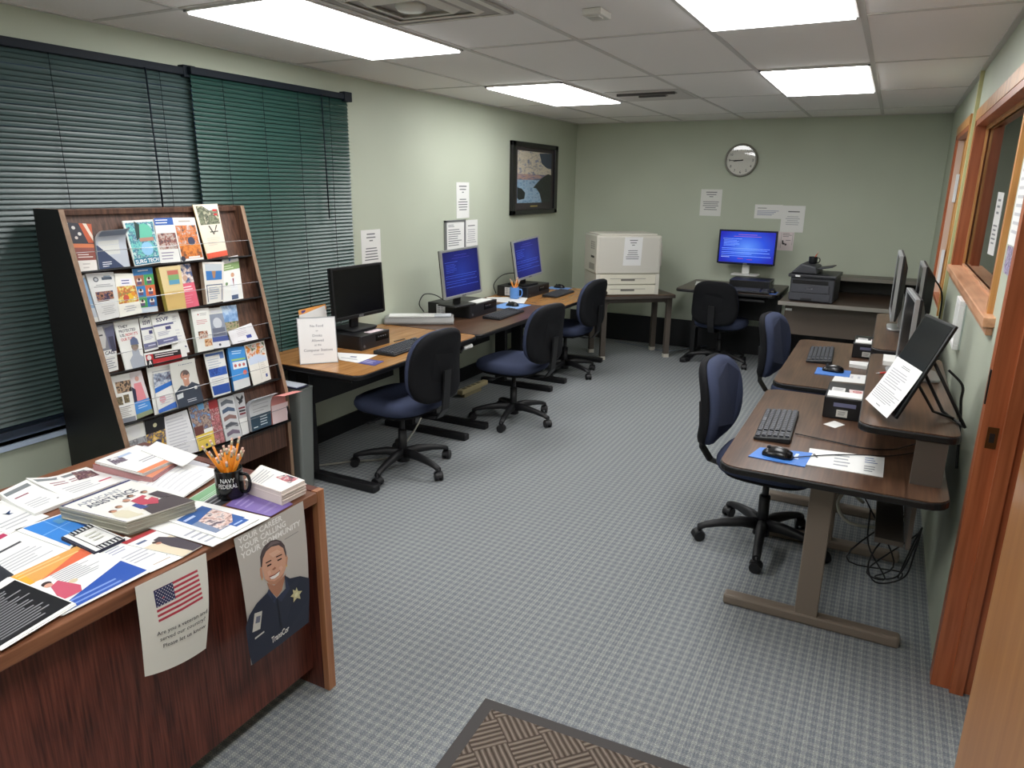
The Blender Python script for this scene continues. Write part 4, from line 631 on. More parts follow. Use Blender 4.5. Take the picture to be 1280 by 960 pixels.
# mug with pencils
def mug(name,lab,x,y,z,r,h,m,ang,text=None):
    t=thing(name,lab,'mug',(x,y,z)); f=MB(); f.lathe([(r*.86,0),(r*.97,.004),(r,.015),(r,h-.003),(r*.985,h),(r*.92,h-.002),(r*.92,.01),(0,.008)],m,n=36); f.build('body',t)
    f=MB(); c=Vector((math.cos(ang),math.sin(ang),0)); f.tube([c*r*.95+Vector((0,0,h*.82)),c*(r*1.45)+Vector((0,0,h*.8)),c*(r*1.62)+Vector((0,0,h*.5)),c*(r*1.4)+Vector((0,0,h*.22)),c*r*.95+Vector((0,0,h*.18))],r*.13,m,8); f.build('handle',t)
    if text:
        f=MB(); a0=text[0]
        for s,zz,hh,wd in text[1]:
            vs,fs,tw=textmesh(s); sc=hh/.7; sx=wd/tw
            n=f.pts([((r+.0006)*math.cos(a0+(vx*sx-wd/2)/r),(r+.0006)*math.sin(a0+(vx*sx-wd/2)/r),zz+vy*sc) for vx,vy in vs])
            for q in fs: f.face([n+i for i in q],mat('#e8e8e8',.4))
        f.build('lettering',t)
    return t
(mx_,my_),=[(-1.701, 1.401)]
mug('pencil_mug','black mug lettered NAVY FEDERAL packed with pencils on the reception desk',mx_,my_,.7385,.041,.092,mat('#0b0c0f',.18),R(20),(R(-48),[('NAVY',.058,.014,.042),('FEDERAL',.04,.014,.058)]))
PEN='#e08a1e'; rnd=random.Random(4)
def pencil(lab,base,tip,grp,r=.0036,col=PEN):
    b=Vector(base); e=Vector(tip); d=(e-b).normalized(); t=thing('pencil',lab,'pencil',b,0,grp); f=MB(); f.cyl(b,e-d*.022,r,mat(col,.4),n=6); f.cyl(b-d*.012,b,.0004,mat('#d9b48a',.6),r,n=6); f.build('barrel',t,True)
    f=MB(); f.cyl(e-d*.022,e-d*.009,r*1.05,mat('#c9c2a8',.3,.7),n=8); f.build('ferrule',t,True); f=MB(); f.cyl(e-d*.009,e,r,mat('#e2b9a8',.7),n=8); f.build('eraser',t,True); return t
for k in range(19):
    a=2*PI*k/19*2.4+rnd.uniform(-.2,.2); rr=rnd.uniform(.3,1)
    bx_=Vector((mx_-.012*math.cos(a),my_-.012*math.sin(a),.757)); l=rnd.uniform(.115,.165); lean=.075*rr
    tx=Vector((mx_+math.cos(a)*lean,my_+math.sin(a)*lean,.757+l))
    pencil('yellow orange pencil with eraser up in the black lettered mug on the reception desk',bx_,tx,'pencils in the black mug')
# ---------------- doormat ----------------
m0,m1,m2=[(-1.004, 1.771), (-0.324, 1.802), (-1.012, 1.43)]; c0=Vector((*m0,0)); e1=(Vector((*m1,0))-c0).normalized(); e2=Vector((e1.y,-e1.x,0))
t=thing('doormat','brown ribbed doormat with dark rubber border on the carpet in the foreground','mat',c0,math.atan2(e1.y,e1.x))
B(0,1.5,-.9,0,0,.006,mat('#3b3736',.7)).build('rubber_border',t,bevel=.004); B(.045,1.455,-.855,-.045,.006,.011,matpile()).build('pile',t,bevel=.002)
# ---------------- tables ----------------
def tabletop(t,x0,x1,y0,y1,z,wd,rad,edge=BLACK,th=.03,name='tabletop'):
    f=MB(); f.prism(rrect(x0+.004,x1-.004,y0+.004,y1-.004,rad),z-th+.004,z,wd); f.build(name,t,True)
    f=MB(); f.prism(rrect(x0,x1,y0,y1,rad),z-th,z-.003,edge); f.build('edge_band',t,True,bevel=.006)
def sub(f,name,t,l,**k): o=f.build(name,t,True,**k); o.parent=l; return o
def tfoot(t,y,xf,xb,xc,m,h,w=.06,cw=.1):
    l=B(xc-cw/2,xc+cw/2,y-.022,y+.022,.04,h,m).build('leg',t,True,bevel=.004)
    sub(B(min(xf,xb),max(xf,xb),y-w/2,y+w/2,0,.045,m),'foot',t,l,bevel=.01); return l
def left_table(lab,y0,y1,wd,legs,crank=None,panel=True):
    t=thing('computer_table',lab,'table',(-2.8,(y0+y1)/2,0)); x0,x1,z=-3.195,-2.375,.70
    tabletop(t,x0,x1,y0,y1,z,wd,[.01,.06,.06,.01])
    for y in legs: tfoot(t,y,-2.37,-3.05,-2.86,BLACKP,z-.03)
    if panel: B(-2.99,-2.975,legs[0],legs[-1],z-.32,z-.03,BLACKP).build('modesty_panel',t,True)
    B(-2.95,-2.5,legs[0]-.02,legs[0]+.02,z-.075,z-.03,BLACKP).build('support_rail',t,True); B(-2.95,-2.5,legs[-1]-.02,legs[-1]+.02,z-.075,z-.03,BLACKP).build('support_rail',t,True)
    if crank:
        f=MB(); cy,cz=crank; f.cyl((-2.42,cy-.06,cz-.03),(-2.42,cy-.02,cz),.006,BLACKP); f.build('crank_arm',t,True)
        f=MB(); f.cyl((-2.42,cy-.022,cz-.004),(-2.395,cy+.045,cz+.004),.014,WHITE,n=14); f.build('crank_handle',t,True,bevel=.003)
    return t
left_table('honey brown topped computer table beside the brochure rack, with the black screen monitor',2.83,4.085,HONEY,[2.94,3.92],(3.98,.635))
left_table('dark brown topped computer table in the middle of the left wall row',4.09,5.46,WALNUT,[4.19,5.3])
left_table('honey brown topped computer table at the far end of the left wall row',5.465,6.62,HONEY,[5.6,6.5],(6.38,.55))
def right_table(lab,y0,y1,sy0,sy1,legs):
    t=thing('two_tier_table',lab,'table',(-.1,(y0+y1)/2,0)); z=.70
    tabletop(t,-.455,.29,y0,y1,z,WALNUT,[.07,.07,.07,.07]); tabletop(t,-.015,.30,sy0,sy1,.89,WALNUT,[.05,.04,.04,.05],name='raised_shelf')
    for y in legs: tfoot(t,y,-.42,.235,-.10,TAUPE,z-.03,.055,.085)
    for y in (max(y0,sy0)+.01,min(y1,sy1)-.05): B(.17,.265,y,y+.02,z,.862,TAUPED).build('shelf_support',t,True)
    B(.2,.215,legs[0],legs[-1],z-.3,z-.03,TAUPED).build('modesty_panel',t,True)
    B(-.16,-.04,legs[0],legs[-1],z-.07,z-.03,TAUPED).build('support_rail',t,True)
    B(.1,.2,legs[0]+.1,legs[-1]-.1,.36,.38,TAUPED).build('cable_tray',t,True)
    return t
right_table('near two tier brown computer table on the right, with taupe T shaped legs',2.515,3.70,2.65,3.93,[2.775,3.5])
right_table('far two tier brown computer table on the right, behind the near one',3.83,5.12,4.045,5.3,[3.95,4.88])
# printer stand
t=thing('printer_stand','grey steel leg stand with brown top under the large beige printer','table',(-2.27,6.98,0),R(40.5))
f=MB(); f.prism(rrect(-.50,.37,-.26,.26,.02),.625,.655,WALNUT); f.build('tabletop',t); f=MB(); f.prism(rrect(-.505,.375,-.265,.265,.02),.622,.65,mat('#4c4540',.5)); f.build('edge_band',t)
for sx in (-1,1):
    for sy in (-1,1):
        f=MB(); f.bx(-.025,.025,-.022,.022,.035,.62,TAUPED,Matrix.Translation((sx*.345,sy*.17,0))); 
        f.rings([[Vector((sx*.345-sx*.02,sy*.17+w,.56)),Vector((sx*.345-sx*.02,sy*.17+w,.54)),Vector((sx*.25,sy*.17+w,.61)),Vector((sx*.25,sy*.17+w,.63))] for w in (-.006,.006)],TAUPED,True,False); l=f.build('leg',t)
        g=MB(); g.bx(-.027,.027,-.024,.024,0,.036,mat('#c9c4b8',.5),Matrix.Translation((sx*.345,sy*.17,0))); g.build('foot_cap',l)
for sy in (-1,1): B(-.34,.34,sy*.17-.01,sy*.17+.01,.57,.622,TAUPED).build('rail',t)
# far table with the lit monitor
t=thing('computer_table','dark table with black legs against the back wall under the lit monitor','table',(-1.35,7.2,0)); z=.75
tabletop(t,-1.775,-.84,6.8,7.63,z,wood('#2f241d','#3f3027','#4f3d31','x',.3,fine=90,figure=.1),[.06,.06,.01,.01])
for x in (-1.68,-.88): 
    f=MB(); f.bx(x-.022,x+.022,7.28,7.4,.04,z-.03,BLACKP); l=f.build('leg',t,True); sub(B(x-.03,x+.03,6.92,7.58,0,.045,BLACKP),'foot',t,l,bevel=.01)
B(-1.66,-.88,7.42,7.435,.4,z-.03,BLACKP).build('modesty_panel',t,True)
B(-1.3,-.95,6.83,7.05,z-.075,z-.055,BLACKP).build('keyboard_tray',t,True)
# far credenza with hutch
t=thing('hutch_desk','dark brown desk with a raised back shelf in the far right corner','desk',(-.2,7.1,0)); z=.73
DK=wood('#33261f','#43332a','#53412f','x',.3,fine=90,figure=.1)
B(-.80,.32,6.63,7.62,z-.03,z,DK).build('desktop',t,True,bevel=.002); B(-.805,.325,6.622,6.632,z-.032,z+.001,mat('#a9a49c',.3,.5)).build('edge_strip',t,True)
B(-.76,.3,6.78,6.80,.42,z-.03,mat('#5b5047',.5)).build('front_panel',t,True); B(-.755,-.70,6.776,6.781,.63,.65,WHITE).build('label_plate',t,True)
B(-.70,.33,7.58,7.60,z,.87,mat('#3c3b38',.6)).build('riser_back',t,True); B(-.72,.335,7.30,7.62,.87,.895,DK).build('raised_shelf',t,True,bevel=.002); B(-.722,.337,7.292,7.30,.868,.897,mat('#8d8880',.3,.4)).build('edge_strip',t,True)
for x in (-.715,.31): B(x,x+.02,7.31,7.6,z,.87,DK).build('side_support',t,True)
for x in (-.77,.25):
    f=MB(); f.bx(x-.02,x+.02,7.25,7.34,.04,z-.03,mat('#a68a5c',.5)); l=f.build('leg',t,True); sub(B(x-.028,x+.028,7.14,7.6,0,.04,mat('#a68a5c',.5)),'foot',t,l,bevel=.01)
# ---------------- chairs ----------------
def chair(lab,x,y,face,star,zback=0,seatz=.475,leanb=.06):
    t=thing('office_chair',lab,'chair',(x,y,0),R(face),'blue office chairs')
    f=MB(); f.pad(.47,.48,[(.80,0),(.95,.012),(1,.035),(1,.055),(.96,.075),(.86,.086),(.5,.088),(.15,.084)],NAVY,lambda a,b,d:Vector((a+.01,b,seatz-.085+d-.35*max(0,a-.12)**2*2)),3.2,48); f.build('seat',t)
    f=MB(); f.pad(.42,.43,[(.7,-.02),(.95,-.008),(1,.006)],SHELL,lambda a,b,d:Vector((a+.01,b,seatz-.088+d)),3.2,36); f.build('seat_pan',t)
    bc=.30; zc=.69+zback
    def bf(a,b,d): # a: across, b: up ; d forward
        return Vector((-bc+.5*a*a+.04*math.cos(b*7)-leanb*b*1.1-.02+d,a,zc+b))
    f=MB(); f.pad(.43,.41,[(.86,.062),(.95,.055),(1,.035),(1.0,.012)],NAVY,lambda a,b,d:bf(a*(1-.12*b/.2*.5),b,d),3.4,52); f.build('back_cushion',t)
    f=MB(); f.pad(.435,.415,[(1.0,.016),(1.0,.0),(.97,-.018),(.88,-.03),(.5,-.036)],SHELL,lambda a,b,d:bf(a*(1-.12*b/.2*.5),b,d),3.4,52); f.build('back_shell',t)
    f=MB(); xb=-bc-.03
    rr=[]
    for px,pz in ((-.08,seatz-.10),(-.2,seatz-.115),(-.28,seatz-.10),(-.325,seatz-.04),(-.335,zc-.15),(-.345,zc-.02)): rr.append([Vector((px+(.006 if k in(1,2) else -.006),s,pz)) for k,s in enumerate((-.03,-.03,.03,.03))])
    f.rings(rr,BLACKP,True,False); f.build('back_bar',t)
    f=MB(); f.cyl((0,0,.19),(0,0,.37),.016,mat('#1c1c1f',.3)); f.cyl((0,0,.07),(0,0,.25),.026,BLACKP); f.cyl((0,0,.05),(0,0,.115),.04,BLACKP,.032); f.build('gas_column',t)
    f=MB(); f.box((-.01,0,seatz-.105),(.2,.13,.035),BLACKP); f.cyl((0,.05,seatz-.105),(.02,.25,seatz-.115),.006,BLACKP); f.box((.02,.25,seatz-.115),(.03,.05,.012),BLACKP); f.build('tilt_mechanism',t,bevel=.004)
    for k in range(5):
        a=R(star-face+72*k); c,s=math.cos(a),math.sin(a); f=MB(); rr=[]
        for r_,z_,w_,h_ in ((.02,.105,.026,.028),(.1,.112,.024,.024),(.2,.1,.021,.018),(.27,.085,.02,.014),(.305,.07,.018,.014)):
            rr.append([Vector((c*r_-s*q*w_,s*r_+c*q*w_,z_+p*h_)) for q,p in ((-.7,-1),(.7,-1),(1,-.3),(.7,.7),(0,1),(-.7,.7),(-1,-.3))])
        f.rings(rr,BLACKP); l=f.build('base_leg',t)
        g=MB(); cx,cy=c*.3,s*.3; ca=a+1.0+k*1.3; n=Vector((math.cos(ca),math.sin(ca),0)); 
        for sg in (-1,1): 
            p=Vector((cx,cy,.026))+n*sg*.008; g.cyl(p,p+n*sg*.016,.026,BLACKP,n=16)
        g.cyl((cx,cy,.03),(cx,cy,.075),.008,BLACKP,n=8); tt=Vector((-n.y,n.x,0))
        g.rings([[Vector((cx,cy,.026))+n*sg*.02+(tt*math.cos(w)+Vector((0,0,1))*math.sin(w))*.031 for w in [PI*i/8 for i in range(9)]] for sg in (-1,1)],BLACKP,False,True,False)
        g.build('caster',l)
    return t
chair('dark blue office chair at the first left table, black back turned to the camera',-2.46,3.31,176,-11)
chair('dark blue office chair at the middle left table with its seat in the light',-2.31,4.48,174,-7)
chair('dark blue office chair at the farthest left table near the printer stand',-2.53,5.93,176,-20)
chair('blue office chair nearest the camera on the right, at the near two tier table',-.37,3.38,-5,-13)
chair('blue office chair at the far two tier table on the right',-.33,4.83,-8,-5)
chair('office chair with its back to the camera in front of the far lit monitor',-1.36,7.05,84,193,zback=-.05,seatz=.46)
# ---------------- computers ----------------
KEYC=mat('#141518',.5); KEYT=mat('#4a4c53',.45)
def keyboard(lab,x,y,z,rz,w=.44,d=.15):
    """long side along local y"""
    t=thing('keyboard',lab,'keyboard',(x,y,z),R(rz),'computer keyboards'); f=MB()
    f.rings([[Vector((a,b,c)) for a,c in ((-d/2,0),(d/2,0),(d/2,.012),(-d/2,.024))] for b in (-w/2,w/2)],KEYC,True,False); f.build('body',t,bevel=.004)
    f=MB(); pit=.0188
    for r_ in range(6):
        a=d/2-.014-r_*.0222
        b=-w/2+.012
        while b<w/2-.02:
            wd=pit*(3.5 if (r_==0 and abs(b+.06)<.02) else 1)
            if abs(b-(w/2-.085))>.009: 
                zz=.012+.012*(d/2-a)/d; f.bx(a-.0075,a+.0075,b,b+wd-.006,zz,zz+.007,KEYT)
            b+=wd
    f.build('keycaps',t); return t
def mouse(lab,x,y,z,rz):
    t=thing('computer_mouse',lab,'mouse',(x,y,z),R(rz),'computer mice'); f=MB(); rr=[]
    for px,w_,h_ in ((-.055,.012,.012),(-.05,.024,.024),(-.03,.031,.034),(0,.031,.038),(.03,.029,.031),(.05,.024,.018),(.056,.012,.01)): rr.append([Vector((px,w_*math.cos(a),max(0,h_*math.sin(a)))) for a in [PI*i/10 for i in range(11)]])
    f.rings(rr,mat('#0d0d10',.25),True,True,True); f.build('body',t); g=MB(); g.cyl((.034,-.004,.03),(.034,.004,.03),.007,mat('#3a3a3e',.5),n=12); g.build('scroll_wheel',t); return t
def pc(lab,x0,x1,y0,y1,z,h,front='+x',sticker=False,cd=True):
    t=thing('desktop_computer',lab,'computer',((x0+x1)/2,(y0+y1)/2,z)); BK=mat('#131316',.4,bump=.1)
    B(x0,x1-.012,y0,y1,z,z+h,BK).build('case',t,True,bevel=.004)
    f=B(x1-.014,x1,y0,y1,z,z+h,mat('#26262a',.35)).build('front_bezel',t,True,bevel=.003)
    m=y0+(y1-y0)*.5; g=B(x1-.001,x1+.003,m,y1-.015,z+h*.42,z+h*.88,mat('#0a0a0c',.25)); 
    for k in range(4): g.bx(x1+.002,x1+.004,m+.02+.022*k,m+.032+.022*k,z+h*.66,z+h*.74,mat('#5a5c62',.4))
    sub(g,'drive_bay',t,f); g=MB(); g.cyl((x1-.001,y0+.03,z+h*.25),(x1+.003,y0+.03,z+h*.25),.009,mat('#6a6c72',.3,.6),n=14); sub(g,'power_button',t,f)
    if sticker:
        s=MB(); M,a,b=quadM((x0+.08,y0-.001,z+h*.88),(x0+.16,y0-.001,z+h*.88),(x0+.16,y0-.001,z+h*.12),(x0+.08,y0-.001,z+h*.12)); sheet(s,M,a,b,.0004,[('l',.1,.1,.45,.9,5,'#6a6c72'),('l',.52,.1,.92,.9,5,'#8a8c92')],'#c9cacc',seed=5); s.build('sticker',t,True)
    return t
SCR_ON=[]
def screenmat(e,cs):
    mm=bpy.data.materials.new('screen_blue'); mm.use_nodes=True; nt=mm.node_tree; b=nt.nodes['Principled BSDF']; b.inputs['Roughness'].default_value=.25
    tc=nt.nodes.new('ShaderNodeTexCoord'); g=nt.nodes.new('ShaderNodeTexGradient'); g.gradient_type='SPHERICAL'; mp=nt.nodes.new('ShaderNodeMapping'); mp.inputs['Scale'].default_value=(0,1.7,1.5); mp.inputs['Location'].default_value=(0,-.85,-.75); nt.links.new(tc.outputs['Generated'],mp.inputs['Vector']); nt.links.new(mp.outputs[0],g.inputs[0])
    c=ramp(nt,g.outputs['Fac'],[(0,cs[0]),(.45,cs[1]),(1,cs[2])]); nt.links.new(c,b.inputs['Emission Color']); b.inputs['Emission Strength'].default_value=e; b.inputs['Base Color'].default_value=(.01,.01,.03,1); return mm
BLUE2=screenmat(.95,('#1a22b0','#2450e0','#5f96ff')); BLUE=screenmat(.5,('#141a70','#1c2a98','#2a46c0')); EB=lambda c,e=.6: mat(c,.4,emit=e)
def monitor(lab,cx,cy,cz,rot,w,h,tilt,on,zb,frame=BLACK,stand=None,thick=.045,base=(.2,.24),noface=False,backm=None,rollup=0):
    """screen centre cx,cy,cz; rot = heading of the screen normal; zb = height the foot stands on"""
    t=thing('computer_monitor',lab,'monitor',(cx,cy,zb),R(rot)); hz=cz-zb; Mt=Matrix.Translation((0,0,hz))@Matrix.Rotation(-R(tilt),4,'Y')@Matrix.Rotation(R(rollup),4,'X'); stand=stand or BLACKP
    b=.016
    f=MB()
    for q in ((-w/2-b,-w/2,-h/2-b,h/2+b),(w/2,w/2+b,-h/2-b,h/2+b),(-w/2,w/2,h/2,h/2+b),(-w/2,w/2,-h/2-b*1.3,-h/2)): f.bx(-.014,.004,*q,frame,Mt)
    f.build('bezel',t,bevel=.002)
    f=MB(); f.rings([[Mt@Vector((x_,y_,z_)) for y_,z_ in ((-a,-c),(a,-c),(a,c),(-a,c))] for x_,a,c in ((-.012,w/2+b,h/2+b),(-.024,w/2+b,h/2+b),(-thick,w/2-.04,h/2-.05))],backm or BLACKP,True,False); f.build('back_case',t,bevel=.004)
    f=MB(); f.bx(-.012,0,-w/2,w/2,-h/2,h/2,(BLUE2 if on==2 else BLUE) if on else mat('#08080a',.22),Mt)
    if on:
        M,a_,b_=quadM(*[Mt@Vector(p) for p in ((.0003,-w/2,h/2),(.0003,w/2,h/2),(.0003,w/2,-h/2),(.0003,-w/2,-h/2))]); rnd=random.Random(3); d=.0003
        k1,k2,k3=('#b0609a','#8fb4ff','#7aa2ff') if on==2 else ('#3a3a90','#3a55b8','#324ab0'); L=[(.33,.67,.9,k1),(.25,.75,.84,k1),(.05,.4,.76,k2)]+[(.07,.07+rnd.uniform(.2,.35),.71-.035*i,k3) for i in range(6)]+[(.04,.92,.45,k2),(.04,.88,.40,k3),(.04,.92,.32,k2),(.04,.6,.27,k3),(.04,.95,.2,k2)]
        if on==2: L+=[(.04,.2,.16,'#c9d8ff'),(.35,.45,.12,'#c43a5a'),(.52,.62,.1,'#c43a5a')]
        for x0,x1,yv,c in L:
            hh=.012 if on==2 else .008; f.poly([M(x0,yv,d),M(x1,yv,d),M(x1,yv+hh,d),M(x0,yv+hh,d)],EB(c,.55))
    f.build('screen',t)
    f=MB(); f.rings([[Vector((x_,y_,z_)) for x_,y_ in ((-.035-k,-.035),(-.015-k,-.035),(-.015-k,.035),(-.035-k,.035))] for z_,k in ((.012,.03),(hz-h*.15,.02))],stand,True,False); f.build('stand_neck',t,bevel=.004)
    f=MB(); f.prism(rrect(-.05-base[0]/2,-.05+base[0]/2,-base[1]/2,base[1]/2,.025),0,.014,stand); f.build('stand_base',t,bevel=.004)
    f=MB(); f.bx(.003,.006,-.02,.02,-h/2-b*1.1,-h/2-b*.3,mat('#8c8e92',.3,.6),Mt); f.build('badge',t); return t
# left row
pc('small black desktop computer under the black screen monitor on the first left table',-3.05,-2.742,3.305,3.585,.70,.088)
monitor('widescreen monitor with a black dark screen on the first left table',-2.90,3.495,1.031,-1.7,.44,.285,3,0,.788)
keyboard('black keyboard partly hidden by the chair on the first left table',-2.565,3.50,.7,2)
pc('wide black desktop computer with a white sticker under the middle lit monitor',-3.13,-2.742,4.59,5.0,.70,.098,sticker=True)
monitor('lit blue monitor with silver edge on the middle left table',-2.80,4.56,1.052,-11,.385,.32,4,1,.798,SILVER,rollup=3)
keyboard('black keyboard on the middle left table',-2.60,4.86,.7,2); mouse('black mouse on a blue pad on the middle left table',-2.745,5.28,.703,175)
pc('black desktop computer with a white sticker under the farthest lit left monitor',-3.15,-2.83,5.75,6.2,.70,.095,sticker=True)
monitor('lit blue monitor with silver edge on the farthest left table',-2.93,5.93,1.042,-9,.385,.32,6,1,.795,SILVER,rollup=5)
keyboard('black keyboard on the farthest left table',-2.69,6.11,.7,2); mouse('black mouse on a blue pad on the farthest left table',-2.87,6.53,.703,175)
def flat(name,lab,cat,q,z,th,ops,body='#e9e9e6',seed=0,grp=None,edge=None):
    return dp(name,lab,cat,q,z,th,ops,body,seed=seed,grp=grp,edge=edge)
PADOPS=[('l',.55,.15,.95,.85,4,'#b9d0f0')]
flat('mouse_pad','light blue mouse pad on the middle left table',"mouse pad",[(-2.88,5.13),(-2.64,5.13),(-2.64,5.42),(-2.88,5.42)],.7002,.0025,PADOPS,'#6f9bd8')
flat('mouse_pad','light blue mouse pad on the farthest left table',"mouse pad",[(-2.98,6.42),(-2.75,6.42),(-2.75,6.58),(-2.98,6.58)],.7002,.0025,[],'#6f9bd8')
flat('handout','white printed handouts on the near end of the first left table','papers',[(-2.842, 3.198), (-2.595, 3.272), (-2.565, 3.06), (-2.708, 3.065)],.7005,.002,[('r',.4,.5,.6,.62,'#3d3f70'),('l',.1,.2,.9,.4,2,TXT)],seed=3)
flat('card','purple printed card next to the white handouts on the first left table','card',[(-2.588, 3.159), (-2.465, 3.163), (-2.448, 3.054), (-2.569, 3.058)],.7002,.002,[('l',.1,.2,.9,.8,3,'#b9b4d8')],'#4f4f8a',seed=4)
flat('handout','white papers beside the blue pencil mug on the farthest left table','papers',[(-3.17, 5.585), (-2.851, 5.788), (-2.726, 5.46), (-3.032, 5.398)],.7005,.003,[('l',.1,.2,.9,.8,4,'#c9c9cf')],seed=5)
flat('handout','white paper on top of the desktop computer under the middle lit monitor','paper',[(-2.86,4.72),(-2.76,4.72),(-2.76,4.96),(-2.86,4.96)],.7985,.002,[],seed=6)
flat('handout','pink note on top of the desktop computer under the black screen monitor','paper',[(-2.81,3.42),(-2.76,3.42),(-2.76,3.55),(-2.81,3.55)],.7885,.002,[],'#e2cfd4',seed=7)
# upside down light keyboard bundle between tables
t=thing('grey_keyboard','pale grey keyboard with papers on it beside the wall, between the first two left monitors','keyboard',(-2.98,4.26,.70),R(-58)); f=MB()
f.rings([[Vector((a,b,c)) for a,c in ((-.09,0),(.09,0),(.095,.02),(.06,.045),(-.09,.05))] for b in (-.25,.25)],mat('#8b8a88',.5),True,False); f.build('body',t,bevel=.008)
f=MB(); f.box((-.01,-.03,.053),(.12,.38,.008),WHITE,rz=.03); f.build('paper_top',t); f=MB(); f.box((.0,.17,.055),(.1,.12,.01),mat('#c9cdd4',.4)); f.build('keypad',t)
# acrylic sign
t=thing('table_sign','white sign about no food or drinks in a clear stand on the first left table','sign',(-2.77,2.95,.70),0)
(sx0,sy0),(sx1,sy1)=[(-2.815, 2.87), (-2.678, 3.016)]; 
mb=MB(); bl=Vector((sx0,sy0,.705)); br=Vector((sx1,sy1,.705)); side=(br-bl); bk=Vector((-side.y,side.x,0)).normalized(); hgt=Vector((0,0,.245))+bk*.05
M,a,b=quadM(bl+hgt,br+hgt,br,bl); sheet(mb,M,a,b,.001,[('t','No Food',.5,.8,.055,'#7a7a82','c'),('t','or',.5,.7,.04,'#7a7a82','c'),('t','Drinks',.5,.585,.055,'#7a7a82','c'),('t','Allowed',.5,.475,.055,'#7a7a82','c'),('t','at the',.5,.38,.045,'#7a7a82','c'),('t','Computer Stations',.5,.26,.055,'#7a7a82','c',.78),('l',.35,.17,.65,.2,1,'#a8a8b0',1)],'#ecebea'); mb.build('paper',t,True)
mb=MB()
for (u0,u1,v0,v1) in ((-.02,0,0,1),(1,1.02,0,1),(-.02,1.02,-.015,0),(-.02,1.02,1,1.02)): mb.poly([M(u0,v0,.001),M(u1,v0,.001),M(u1,v1,.001),M(u0,v1,.001)],mat('#a9acb0',.15))
c=(bl+br)/2; mb.rings([[p+Vector((0,0,.0)) for p in (bl,br)],[p+bk*.09 for p in (bl,br)],[p+bk*.09+Vector((0,0,.003)) for p in (bl,br)],[p+Vector((0,0,.003)) for p in (bl,br)]],mat('#b9bcc0',.15),False,False,False); mb.build('clear_stand',t,True)
mb=MB(); q=[Vector((-2.93,3.02,.90)),Vector((-2.80,3.09,.915)),Vector((-2.79,3.07,.70)),Vector((-2.92,3.0,.70))]; (ax,ay),(bx1,by1)=[(-2.999, 3.13), (-2.909, 3.183)]
TLp=Vector((ax-.11,ay+.05,.935)); TRp=TLp+Vector((.1,.13,.03)); M,a,b=quadM(TLp,TRp,TRp+Vector((.035,-.02,-.255)),TLp+Vector((.04,-.02,-.232))); sheet(mb,M,a,b,.002,[('r',0,.88,1,1,'#e8a050'),('r',.1,.9,.25,.97,'#5a4a8a'),('l',.1,.5,.9,.8,4,'#c9b9a9')]); tag(mb.build('leaflet'),'leaflet with an orange top band leaning behind the no food sign','leaflet')
# blue mug with pencils
(bx2,by2),=[(-2.922, 5.658)]; mug('pencil_mug','light blue mug full of pencils on the farthest left table',bx2,by2,.7035,.042,.1,mat('#5f8fd0',.25),R(25))
f=MB(); rnd=random.Random(8)
for k in range(11):
    a=2*PI*k/11*2.3; pencil('orange pencil in the light blue mug on the farthest left table',(bx2-.012*math.cos(a),by2-.012*math.sin(a),.725),(bx2+.045*math.cos(a),by2+.045*math.sin(a),.725+rnd.uniform(.13,.165)),'pencils in the light blue mug',.0042,'#d98a3a')
# ---------------- right tables ----------------
kx=sum(p[0] for p in [(-0.363, 2.833), (-0.233, 2.854), (-0.284, 3.304), (-0.401, 3.279)])/4; ky=sum(p[1] for p in [(-0.363, 2.833), (-0.233, 2.854), (-0.284, 3.304), (-0.401, 3.279)])/4
keyboard('black keyboard on the near two tier table',kx,ky,.7,182,.42,.14); keyboard('black keyboard on the far two tier table',-.282,4.61,.7,182,.42,.14)
mq=[(-0.366, 2.646), (-0.342, 2.767), (-0.154, 2.804), (-0.165, 2.636)]; flat('mouse_pad','bright blue printed mouse pad under the mouse on the near two tier table','mouse pad',mq,.7002,.003,[('l',.55,.15,.9,.85,4,'#c9d8f4'),('l',.4,.1,.5,.5,2,'#e6ecf8')],'#3f78c8')
mouse('glossy black mouse on the near two tier table',-.268,2.70,.7035,175)
mq=[(-0.272, 4.128), (-0.27, 4.295), (-0.096, 4.292), (-0.096, 4.132)]; flat('mouse_pad','bright blue mouse pad on the far two tier table','mouse pad',mq,.7002,.003,[('l',.55,.15,.9,.85,3,'#c9d8f4')],'#3f78c8')
mouse('black mouse on the far two tier table',-.185,4.235,.7035,175)
flat('bookmark_sheet','long white printed sheet next to the mouse pad on the near two tier table','paper',[(-0.17, 2.855), (0.091, 2.885), (0.089, 2.673), (-0.163, 2.664)],.7002,.0025,[('l',.35,.15,.62,.85,4,'#9a9ca4'),('p',[(.08,.7),(.14,.5),(.12,.45),(.05,.65)],'#3a3a40'),('l',.75,.55,.92,.9,3,'#5f6f9a'),('l',.75,.1,.9,.45,3,'#7a7a80')],seed=4)
flat('note','small white note card on the near two tier table below the black box','note',[(-0.15, 3.208), (-0.111, 3.281), (-0.067, 3.244), (-0.101, 3.176)],.7002,.001,[],seed=5)
